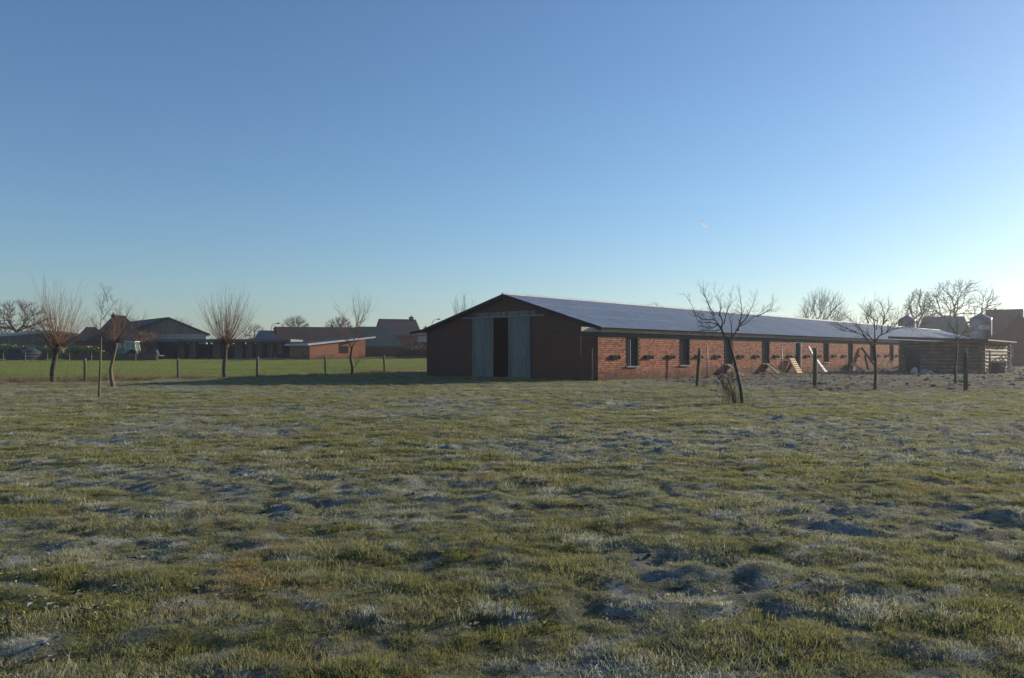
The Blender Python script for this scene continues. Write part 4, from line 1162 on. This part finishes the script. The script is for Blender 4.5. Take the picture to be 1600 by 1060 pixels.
def tractor():
    Z = 107; x = X_(206, Z); g = Hs(x, Z)
    t = thing('tractor', 'old tractor with cream cab frame and teal bonnet parked by the boarded barn', 'tractor', (x, Z, g))
    b = MB()   # cab frame
    for (X, Y) in ((-.55, -.6), (.75, -.6), (-.55, .6), (.75, .6)):
        b.beam((X + (.12 if X > 0 else 0), Y, .95), (X - (.08 if X > 0 else 0), Y, 2.35), .10)
    for Y in (-.6, .6):
        b.beam((-.6, Y, 2.35), (.7, Y, 2.35), .10); b.beam((-.6, Y, 1.5), (.85, Y, 1.5), .07); b.beam((-.6, Y, .95), (.9, Y, .95), .08)
        b.beam((.1, Y, .95), (.1, Y, 2.35), .06)
    b.box(-.68, .78, -.68, .68, 2.37, 2.48); cab = b.build('cab', CREAM, t)
    b = MB(); b.box(-.5, .78, -.58, -.56, 1.0, 2.3); b.box(-.5, .78, .56, .58, 1.0, 2.3); b.box(-.52, -.5, -.55, .55, 1.0, 2.3); b.box(.72, .74, -.55, .55, 1.0, 2.3); b.build('cab_window', GLASS, cab)
    b = MB(); b.hexa([(-2.1, -.35, .75), (-.6, -.42, .75), (-.6, .42, .75), (-2.1, .35, .75)], [(-2.05, -.28, 1.42), (-.6, -.36, 1.6), (-.6, .36, 1.6), (-2.05, .28, 1.42)]); b.build('bonnet', TEAL, t)
    b = MB(); b.tube([(-1.3, 0, 1.4), (-1.3, 0, 2.3)], [.05, .05], 8); b.build('exhaust', BLACKP, t)
    b = MB(); b.box(-2.0, 1.0, -.3, .3, .5, .78); b.build('chassis', BLACKP, t)
    b = MB()
    for Y in (-.95, .65): b.hexa([(-.3, Y, .9), (1.2, Y, .6), (1.2, Y + .3, .6), (-.3, Y + .3, .9)], [(-.2, Y, 1.15), (1.1, Y, 1.1), (1.1, Y + .3, 1.1), (-.2, Y + .3, 1.15)])
    b.build('mudguard', TEAL, t)
    for (X, Y, R) in ((.5, -.85, .68), (.5, .85, .68), (-1.7, -.6, .40), (-1.7, .6, .40)):
        b = MB(); n = 20; w = .18
        prof = [(R * .55, -w), (R * .93, -w), (R, -w * .6), (R, w * .6), (R * .93, w), (R * .55, w)]
        for j in range(n):
            th = 6.283 * j / n
            for (r, yy) in prof: b.v.append((r * math.cos(th), yy, r * math.sin(th)))
        for j in range(n):
            for k in range(6): b.f.append((j*6 + k, j*6 + (k+1) % 6, ((j+1) % n)*6 + (k+1) % 6, ((j+1) % n)*6 + k))
        wh = b.build('wheel', RUBBER, t, True, (X, Y, R))
        b = MB(); b.tube([(0, -.1, 0), (0, .1, 0)], [R * .56, R * .56], 16); b.build('rim', CREAM, wh)
tractor()
def trailer():
    Z = 105; x = X_(237, Z); g = Hs(x, Z); t = thing('flat_trailer', 'low flat trailer with frosty load beside the open-fronted shed', 'trailer', (x, Z, g))
    b = MB(); b.box(-1.6, 1.4, -.7, .7, .5, .62); b.beam((-1.6, 0, .5), (-2.6, 0, .35), .08); b.build('deck', OLDW, t)
    b = MB(); b.hexa([(-1.2, -.5, .62), (.9, -.5, .62), (.9, .5, .62), (-1.2, .5, .62)], [(-.4, -.3, 1.1), (.7, -.3, 1.35), (.7, .3, 1.35), (-.4, .3, 1.1)]); b.build('load', TARP, t)
    for X in (-.4, .5):
        for Y in (-.75, .75):
            b = MB(); b.tube([(X, Y - .08, .3), (X, Y + .08, .3)], [.3, .3], 14); b.build('wheel', RUBBER, t)
trailer()

# ------------------------------------------------------------------ right side: log shed, silos, houses
def log_shed():
    bx, by = 39.5, 66.0; g = Hs(bx, by) - .05
    t = thing('log_shed', 'rough log shed with sunlit end wall standing before the far part of the barn', 'shed', (bx, by, g), ANG)
    W, L, D = 6.2, 10.5, .31
    def log(p, q, r):
        b = MB(); n = 7; P = []; R = []
        pv, qv = Vector(p), Vector(q)
        for k in range(n):
            s = k / (n - 1); P.append(pv.lerp(qv, s) + Vector((0, 0, random.gauss(0, .012)))); R.append(r * random.uniform(.9, 1.08))
        b.tube(P, R, 9); b.build('log', LOGM, t, True)
    h = 2.75; rows = int(h / .30)
    for k in range(rows):
        z = .15 + k * .302; r = .138
        log((-.3, 0, z), (L + random.uniform(-.1, .2), 0, z), r)
        log((0, -.3, z + .10), (0, W + .25, z + .10), r)
        log((-.3, W, z), (L, W, z), r)
        log((L, -.3, z + .10), (L, W + .2, z + .10), r)
    b = MB(); b.box(.12, L - .12, .10, .14, 0, h); b.box(.10, .14, .12, W - .12, 0, h); b.box(.12, L - .12, W - .14, W - .10, 0, h); b.build('lining', DARKW, t)
    b = MB(); b.hexa([(-1.0, -.7, h + .02), (L + .5, -.7, h - .05), (L + .5, W + .9, h + .42), (-1.0, W + .9, h + .38)], [(-1.0, -.7, h + .13), (L + .5, -.7, h + .06), (L + .5, W + .9, h + .53), (-1.0, W + .9, h + .49)])
    ro = b.build('roof', OLDW, t)
    for k in range(9):
        b = MB(); x = -.8 + k * 1.35; b.beam((x, -.85, h - .08), (x, W + .9, h + .34), .09, .10); b.build('rafter', OLDW, ro)
    b = MB(); b.beam((L * .62, -.25, h - .05), (L * .5, -.2, h - .7), .08); b.build('brace', OLDW, t)
    b = MB(); b.box(-.19, -.16, W - 1.5, W - .4, 0, 2.1); b.build('door', DARKW, t)
log_shed()
def silo(px, Z, wpx, ytop_cyl, yapex, label, plate):
    x = X_(px, Z); g = Hs(x, Z); R = wpx / 2 / F * Z; zc = Z_(ytop_cyl, Z) - g; za = Z_(yapex, Z) - g
    t = thing('feed_silo', label, 'silo', (x, Z, g), 0, 'galvanised feed silos beside the barn')
    b = MB(); n = 40; prof = []
    m = 26; z0 = 2.2
    for k in range(m + 1): prof.append((R + .02 * (k % 2), z0 + (zc - z0) * k / m))
    b.tube([(0, 0, z) for r, z in prof], [r for r, z in prof], n); b.build('tank', GALV, t, True)
    b = MB(); b.tube([(0, 0, zc), (0, 0, zc + .04), (0, 0, za - .1), (0, 0, za)], [R * 1.04, R * 1.03, R * .22, R * .2], n); b.build('roof', GALV, t, False)
    b = MB(); b.tube([(0, 0, .9), (0, 0, z0)], [.22, R], n); b.build('hopper', GALV, t, True)
    b = MB(); b.tube([(.1, 0, za - .05), (.1, 0, za + .85)], [.07, .07], 8); b.build('vent_pipe', GALV, t)
    for k in range(4):
        a = math.pi / 4 + k * math.pi / 2
        b = MB(); b.beam((R * math.cos(a), R * math.sin(a), -.2), (R * math.cos(a), R * math.sin(a), z0 + .6), .1); b.build('leg', STEEL, t)
    if plate:
        b = MB(); a0 = -math.pi / 2 - .75; z1 = Z_(509, Z) - g; z2 = Z_(515.5, Z) - g
        for k in range(8):
            a1 = a0 + k * .14; a2 = a1 + .14; r = R + .035
            b.hexa([(R * math.cos(a1), R * math.sin(a1), z2), (r * math.cos(a1), r * math.sin(a1), z2), (r * math.cos(a2), r * math.sin(a2), z2), (R * math.cos(a2), R * math.sin(a2), z2)],
                   [(R * math.cos(a1), R * math.sin(a1), z1), (r * math.cos(a1), r * math.sin(a1), z1), (r * math.cos(a2), r * math.sin(a2), z1), (R * math.cos(a2), R * math.sin(a2), z1)])
        b.build('label_plate', WHITE, t)
    return t
silo(1532.5, 112, 30, 498, 490, 'large galvanised feed silo with a pale plate, behind the log shed', True)
silo(1417, 137, 25, 500, 493, 'smaller looking galvanised silo behind the far end of the barn roof', False)
def bld(name, label, px0, px1, Z, ye, yr, d, wall, roof, ridge='x', hip=0, chim=(), rz=0, cat='house', windows=()):
    x0, x1 = X_(px0, Z), X_(px1, Z); g = Hs((x0 + x1) / 2, Z)
    k = 1 + (d / 2) / math.hypot((x0 + x1) / 2, Z)
    return house(name, label, cat, (x0 + x1) / 2 * k, Z * k, rz, x1 - x0, d, Z_(ye, Z) - g, Z_(yr, Z + d / 2) - g, wall, roof, ridge, hip, chim, windows, g)
bld('long_house', 'long house with plain brown roof between the two silos', 1432, 1516, 138, 524, 496.5, 9, BRICK_DARK_SHADED, TILEG, 'x', 1.2)
bld('brick_house', 'tall brick house with stepped roof directly right of the large silo', 1542, 1596, 122, 520, 485.5, 9, BRICK_DARK_SHADED, TILEB, 'x', 0, chim=[(-1.2, -.3, .8, 6.0, 8.55)])
bld('gabled_house', 'nearer gabled brick house at the right edge of the picture', 1555, 1632, 104, 530, 495, 10, BRICK_DARK_SHADED, TILEB, 'y', 0, windows=[(1.4, 1.2, 1.1, 1.2), (-1.3, 1.2, 1.1, 1.2)])
bld('brick_house', 'dark house just beyond the right picture edge behind the gabled one', 1622, 1690, 118, 524, 494, 9, BRICK_DARK_SHADED, TILED, 'x', 0)
bld('farm_shed', 'low grey roof far behind the end of the barn', 1500, 1548, 150, 530, 512, 8, BOARDS, FIBRE2, 'x', 0, cat='shed')

# ------------------------------------------------------------------ things leaning and lying about
def pallet(loc, rz, lean, w, h, slats, label, mat=NEWW):
    t = thing('pallet', label, 'pallet', loc, rz)
    t.rotation_euler = (lean, 0, rz)
    for k in range(slats):
        z = h * (k + .5) / slats; b = MB(); b.box(-w/2, w/2, -.022, 0, z - h / slats * .31, z + h / slats * .31); b.build('slat', mat, t)
    for x in (-w/2 + .05, 0, w/2 - .05):
        b = MB(); b.box(x - .05, x + .05, .001, .10, 0, h); b.build('bearer', mat, t)
    for k in range(3):
        z = [.08, h / 2, h - .08][k]; b = MB(); b.box(-w/2, w/2, .101, .12, z - .05, z + .05); b.build('slat', mat, t)
    return t
x, y = barn_world(27.9, -.95)
pallet((x, y, Hs(x, y) - .02), ANG + .05, -.50, 1.2, 1.45, 7, 'raw wood pallet leaning against the brick wall left of the open door')
def grid_panel():
    Z = 68.5; x = X_(1577, Z); g = Hs(x, Z)
    t = thing('wooden_lattice', 'pale wooden lattice frame leaning by the sunlit log wall', 'lattice', (x, Z, g)); t.rotation_euler = (-.38, -.42, .25)
    w, h = 1.35, 1.5
    for k in range(5):
        X = -w/2 + w * k / 4; b = MB(); b.box(X - .045, X + .045, 0, .04, 0, h); b.build('upright', WHITE if k % 2 else NEWW, t)
    for k in range(6):
        Zz = h * k / 5; b = MB(); b.box(-w/2 - .04, w/2 + .04, -.035, -.001, Zz - .05, Zz + .05); b.build('rail', NEWW, t)
grid_panel()
def bin_():
    Z = 65.5; x = X_(1559, Z); g = Hs(x, Z); t = thing('plastic_bin', 'square black plastic bin before the sunlit log wall', 'bin', (x, Z, g), .3)
    b = MB(); b.hexa([(-.34, -.34, 0), (.34, -.34, 0), (.34, .34, 0), (-.34, .34, 0)], [(-.41, -.41, .86), (.41, -.41, .86), (.41, .41, .86), (-.41, .41, .86)]); b.build('body', BLACKP, t)
    b = MB(); b.box(-.45, .45, -.45, .45, .862, .92); b.box(-.1, .1, -.49, -.45, .87, .91); b.build('lid', BLACKP, t)
bin_()
def plank(p, q, w, h, mat, label, name='plank'):
    p = Vector(p); q = Vector(q); b = MB(); b.beam(Vector((0, 0, 0)), q - p, w, h)
    return tag(b.build(name, mat, None, False, p), label, 'plank')
def gp(px, Z): x = X_(px, Z); return Vector((x, Z, Hs(x, Z)))
a = gp(1585, 64); plank(a + Vector((0, 0, .05)), at(1564, 571, 65), .12, .06, OLDW, 'brown plank lying slanted against the black bin')
# log heap of rusty scrap at the log shed corner
def scrap():
    p = gp(1529, 63.5); t = thing('scrap_heap', 'small reddish heap of scrap at the corner of the log shed', 'scrap heap', p)
    r = random.Random(5)
    for k in range(9):
        b = MB(); q = Vector((r.uniform(-.25, .25), r.uniform(-.2, .2), r.uniform(.02, .12))); d = Vector((r.gauss(0, .25), r.gauss(0, .2), r.uniform(.05, .35)))
        b.beam(q - d * .6, q + d, .06, .03); b.build('rod', REDD, t)
scrap()
def ramp_board(u, wtop, zt, run, label):
    x, y = barn_world(u, 0); t = thing('hen_ramp', label, 'ramp', (x, y, -.03), ANG, None)
    b = MB(); hw = .42
    b.hexa([(-hw, -run, .0), (hw, -run, .0), (hw, -.17, zt - .05), (-hw, -.17, zt - .05)], [(-hw, -run, .05), (hw, -run, .05), (hw, -.17, zt), (-hw, -.17, zt)]); b.build('board', OLDW, t)
    for X in (-hw - .03, hw + .03):
        b = MB(); b.beam((X, -run - .03, .02), (X, -.17, zt + .05), .05, .09); b.build('side_rail', NEWW, t)
    for k in range(6):
        s = (k + .5) / 6; b = MB(); yy = -run + (run - .17) * s; zz = .055 + (zt - .05) * s; b.box(-hw, hw, yy - .02, yy + .02, zz, zz + .03); b.build('cleat', OLDW, t)
    b = MB(); b.box(-hw - .05, hw + .05, -.17, -.16, zt - .5, zt + .06); b.build('end_board', OLDW, t)
ramp_board(WIN[2] - .1, 1, .80, 1.25, 'wooden hen ramp under the third window, behind the nearest fruit tree')
ramp_board(WIN[3] + .1, 1, .80, 1.15, 'wooden hen ramp under the fourth window, left of the leaning pallet')
ramp_board(WIN[6] - .3, 1, .62, 1.6, 'wooden ramp and boards under the seventh window near the log shed')
# curved white sheet leaning by the door
def sheet_lean():
    x, y = barn_world(31.2, -.35); t = MB(); n = 10; pts = []
    for k in range(n + 1):
        s = k / n; Y = -1.55 * (1 - s) ** 1.2; z = 2.33 * s
        pts.append((Y, z))
    for k in range(n):
        (y0, z0), (y1, z1) = pts[k], pts[k + 1]
        w0 = .50 - .20 * k / n; w1 = .50 - .20 * (k + 1) / n
        t.hexa([(-w0, y0, z0), (w0, y0, z0), (w1, y1, z1), (-w1, y1, z1)], [(-w0, y0 - .02, z0 + .012), (w0, y0 - .02, z0 + .012), (w1, y1 - .02, z1 + .012), (-w1, y1 - .02, z1 + .012)])
    tag(t.build('curved_sheet', WHITE, None, True, (x, y, Hs(x, y) - .02)), 'curved white sheet leaning on the wall just right of the open door', 'sheet').rotation_euler = (0, 0, ANG)
sheet_lean()
def wall_pt(u, w, z): x, y = barn_world(u, w); return Vector((x, y, z))
plank(wall_pt(47.0, -1.3, 0), wall_pt(45.6, -.15, 2.25), .30, .10, OLDW, 'thick dark plank leaning on the wall left of the eighth window')
plank(wall_pt(45.0, -1.0, 0), wall_pt(44.9, -.7, 1.5), .22, .2, OLDW, 'short dark post standing by the leaning thick plank', 'wooden_post')
plank(wall_pt(39.0, -2.6, .03), wall_pt(42.4, -.3, .75), .2, .08, OLDW, 'long dark board sloping up to the seventh window')
plank(wall_pt(38.0, -2.0, .03), wall_pt(41.6, -.8, .35), .2, .08, PALEB, 'pale board lying below the long dark sloping board')
plank(wall_pt(53.5, -2.2, 0), wall_pt(57.0, -.4, 2.2), .09, .09, OLDW, 'long thin pole leaning to the wall near the log shed')
plank(wall_pt(57.0, -.4, 2.2), wall_pt(58.6, -.8, .9), .08, .08, OLDW, 'thin rod hanging down from the top of the leaning pole')
# rubble and the pale wrapped bale before the log shed
def rock(r, rx, ry, rz):
    b = MB(); n = 7; m = 5
    for i in range(m + 1):
        ph = -math.pi / 2 + math.pi * i / m
        for j in range(n):
            th = 6.283 * j / n; k = r.uniform(.78, 1.12)
            b.v.append((rx * math.cos(th) * math.cos(ph) * k, ry * math.sin(th) * math.cos(ph) * k, rz * math.sin(ph) * k))
    for i in range(m):
        for j in range(n): b.f.append((i*n + j, i*n + (j+1) % n, (i+1)*n + (j+1) % n, (i+1)*n + j))
    return b
r = random.Random(8)
p = gp(1446, 61); t = thing('rubble_heap', 'heap of grey rubble stones in front of the log shed', 'rubble heap', p)
for k in range(26):
    a = r.uniform(0, 6.283); d = r.uniform(0, .8); s = r.uniform(.10, .2)
    rock(r, s * 1.2, s, s * .8).build('stone', STONE, t, False, (math.cos(a) * d, math.sin(a) * d * .7, max(.05, .42 - d * .5) * r.uniform(.4, 1)))
p = gp(1429, 60.5); tag(rock(r, .27, .25, .33).build('wrapped_bale', WHITE, None, False, p + Vector((0, 0, .25))), 'pale wrapped bundle left of the rubble heap', 'bundle')
# earth clods and frozen lumps in the yard: uncountable
def clods(name, n, xr, yr, smin, smax, mat, cond, kind='stuff'):
    X = rng.uniform(*xr, n * 12); Y = rng.uniform(*yr, n * 12); k = cond(X, Y); X = X[k][:n]; Y = Y[k][:n]; Zc = H(X, Y)
    v = []; f = []; proto = [rock(r, 1, 1, .6) for _ in range(5)]; parr = [np.array(q.v) for q in proto]
    for x, y, z in zip(X, Y, Zc):
        j = r.randrange(5); s = r.uniform(smin, smax); a = r.uniform(0, 6.28); i = sum(len(q) for q in v) if False else clods.c
        p = parr[j]; ca, sa = math.cos(a), math.sin(a)
        v.append(np.stack([x + s * (p[:, 0] * ca - p[:, 1] * sa), y + s * (p[:, 0] * sa + p[:, 1] * ca), z + s * p[:, 2] * .8], -1))
        f += [tuple(i + k for k in g) for g in proto[j].f]; clods.c += len(p)
    me = bpy.data.meshes.new(name); me.from_pydata(np.concatenate(v).tolist(), [], f); me.materials.append(mat); clods.c = 0
    return link(name, me, kind=kind)
clods.c = 0
EARTH = simple('frozen_earth', (.10, .075, .055), (.05, .038, .028), 5, frost=.25)
clods('earth_clods', 2600, (7, 62), (33, 85), .04, .17, EARTH, lambda x, y: (mud_mask(x, y) > .35) & (barn_local(x, y)[1] < -.3))
TURFC = simple('turf_clod', (.12, .09, .055), (.06, .05, .03), 6, frost=.2)
clods('turf_clods', 1800, (-14, 16), (3.6, 26), .010, .035, TURFC, lambda x, y: (np.abs(x) < y * .72 + 1) & (rough_mask(x, y) > .45))
# flat planks and sheets lying in the yard
for k, (px, Z, L, rz, mat, lab) in enumerate([(1178, 49, 1.0, .4, WHITE, 'pale flat board lying in the mud behind the nearest fruit tree'),
        (1252, 44, 1.7, .15, STEEL, 'grey frosty sheet lying in the mud left of the second fence post'),
        (1228, 50, .9, -.3, PALEB, 'short pale lath on the ground below the leaning pallet'),
        (1345, 45, 1.2, .05, PALEB, 'thin pale lath on the ground left of the spreading fruit tree'),
        (1120, 53.5, 1.4, .1, PALEB, 'narrow pale board lying at the foot of the wall by the thin grey stake'),
        (1395, 56, 2.6, .05, STEEL, 'long bluish frozen sheet on the ground before the log shed')]):
    p = gp(px, Z); b = MB(); b.box(-L/2, L/2, -.11, .11, 0, .03)
    o = tag(b.build('flat_board', mat, None, False, p + Vector((0, 0, .03))), lab, 'board'); o.rotation_euler = (.05, .04, rz)

# weeds along the wall foot and the dead grass of the ditch
DRYB = blade_material('dead_grass_blade', (.17, .12, .050), (.26, .19, .085), (.22, .12, .05), (.5, .52, .52))
def tall_proto():
    c = bpy.data.collections.new('dead_grass')
    for k in range(4):
        m = tuft_mesh('dead_grass_tuft', 50, .16, .18, .42, .010, .28 + .1 * k, 4); m.materials.clear(); m.materials.append(DRYB)
        c.objects.link(bpy.data.objects.new('dead_grass_tuft_%d' % k, m))
    return c
tall_c = tall_proto()
s = np.concatenate([rng.uniform(-20, 23, 900), rng.uniform(-22, 3, 1500)]); dd = rng.normal(.75, .5, 2400)
k = np.arange(2400) >= 900; dd = np.where(k, dd + rng.uniform(0, 1.6, 2400), dd)
x = -24.5 + s * .676 - dd * .736; y = 45 + s * .736 + dd * .676
k = (fbm(x * .6, y * .6, 66, 2) > -.25) | (x < -20); x, y = x[k], y[k]
n1 = len(x)
# along the long wall
u = rng.uniform(0, 60, 260); w = rng.uniform(-.7, -.08, 260); x2, y2 = barn_world(u, w)
k = fbm(u * .4, w, 67, 2) > .05; x2, y2 = x2[k], y2[k]
pb = np.array([p for p in (lp + rp) for _ in range(7)]) + rng.normal(0, .22, (7 * len(lp + rp), 2))
x2 = np.concatenate([x2, pb[:, 0]]); y2 = np.concatenate([y2, pb[:, 1]])
x = np.concatenate([x, x2]); y = np.concatenate([y, y2]); n = len(x)
sc = np.concatenate([rng.uniform(.5, 1.25, n1) * np.where(x[:n1] < -20, 1.35, .8), rng.uniform(.3, .7, n - n1)])
scatter('dead_grass', np.stack([x, y, H(x, y)], -1), tall_c, {'frost': rng.uniform(0, .25, n), 'dry': rng.uniform(0, 1, n)},
        np.stack([rng.normal(0, .15, n), rng.normal(0, .15, n), rng.uniform(0, 6.28, n)], -1), np.stack([sc, sc, sc * rng.uniform(.7, 1.2, n)], -1), rng.integers(0, 4, n))
# broad-leaved weeds and fallen leaves in the meadow
def leaf_scatter(name, n, mat, smin, smax, seed, lift, yr=(3.5, 30)):
    r2 = random.Random(seed); b = MB(); g2 = np.random.default_rng(seed)
    Y = g2.uniform(*yr, n * 30); X = g2.uniform(-1, 1, n * 30) * (Y * .68 + 1)
    k = (fbm(X * .5, Y * .7, seed, 2) > .28) | (g2.random(n * 30) < .03); X = X[k][:n]; Y = Y[k][:n]; Zl = H(X, Y) + .02
    for x, y, z in zip(X, Y, Zl):
        m = r2.randint(2, 6)
        for j in range(m):
            a = r2.uniform(0, 6.28); L = r2.uniform(smin, smax); tz = r2.uniform(0, lift)
            d = Vector((math.cos(a), math.sin(a), tz)); e = Vector((-math.sin(a), math.cos(a), r2.uniform(-.3, .3))) * L * .28
            p = Vector((x + r2.gauss(0, .03), y + r2.gauss(0, .03), z))
            b.quadv([p, p + d * L * .5 + e + Vector((0, 0, .01)), p + d * L, p + d * L * .5 - e + Vector((0, 0, .01))])
    b.build(name, mat, None, False, kind='stuff')
leaf_scatter('broad_leaf_weeds', 900, simple('weed_leaf', (.26, .27, .05), (.16, .17, .045), 8, bmp=0), .02, .055, 71, .6)
leaf_scatter('fallen_leaves', 420, simple('dead_leaf', (.15, .075, .04), (.09, .05, .03), 8, frost=.5, bmp=0), .03, .07, 72, .35)

# distant woods closing the horizon
def far_wood():
    rnd = random.Random(9); b = MB()
    for k in range(2600):
        x = rnd.uniform(-520, 520); y = rnd.uniform(470, 500); h = rnd.uniform(3, 8) * (1 + .4 * math.sin(x * .02)); w = rnd.uniform(1.5, 4)
        for j in range(3):
            a = rnd.uniform(0, 3.14); dx, dy = math.cos(a) * w, math.sin(a) * w; zz = h * rnd.uniform(.6, 1)
            b.quadv([(x - dx, y - dy, 0), (x + dx, y + dy, 0), (x + dx * .5, y + dy * .5, zz), (x - dx * .6, y - dy * .6, zz * .9)])
    b.build('distant_wood', TWIGF, None, False, kind='stuff')
far_wood()
# short contrail high in the sky
p = at(1095.5, 345, 3000); q = at(1104.5, 357, 3000)
b = MB(); b.tube([Vector((0, 0, 0)), (q - p) * .5, (q - p)], [1.9, 3.2, .9], 8)
cm, ct, cp_ = new_mat('contrail_white')
ctr = ct.nodes.new('ShaderNodeBsdfTranslucent'); ctr.inputs[0].default_value = (.95, .95, .95, 1)
cp_.inputs['Base Color'].default_value = (.95, .95, .95, 1)
cms = ct.nodes.new('ShaderNodeMixShader'); cms.inputs[0].default_value = .7
ct.links.new(cp_.outputs[0], cms.inputs[1]); ct.links.new(ctr.outputs[0], cms.inputs[2]); ct.links.new(cms.outputs[0], ct.nodes['Material Output'].inputs[0])
tag(b.build('contrail', cm, None, True, p), 'short white aircraft trail high in the sky over the barn roof', 'contrail')

# ------------------------------------------------------------------ haze
hz = MB(); hz.box(-640, 640, -45, 640, -2.5, 19)
hm = bpy.data.materials.new('haze_air'); hm.use_nodes = True; ht = hm.node_tree; ht.nodes.clear()
ho = ht.nodes.new('ShaderNodeOutputMaterial'); pv = ht.nodes.new('ShaderNodeVolumePrincipled')
pv.inputs['Color'].default_value = (.86, .91, 1, 1); pv.inputs['Density'].default_value = .00042; pv.inputs['Anisotropy'].default_value = .5
ht.links.new(pv.outputs[0], ho.inputs['Volume'])
hz.build('haze', hm, None, False, kind='stuff')
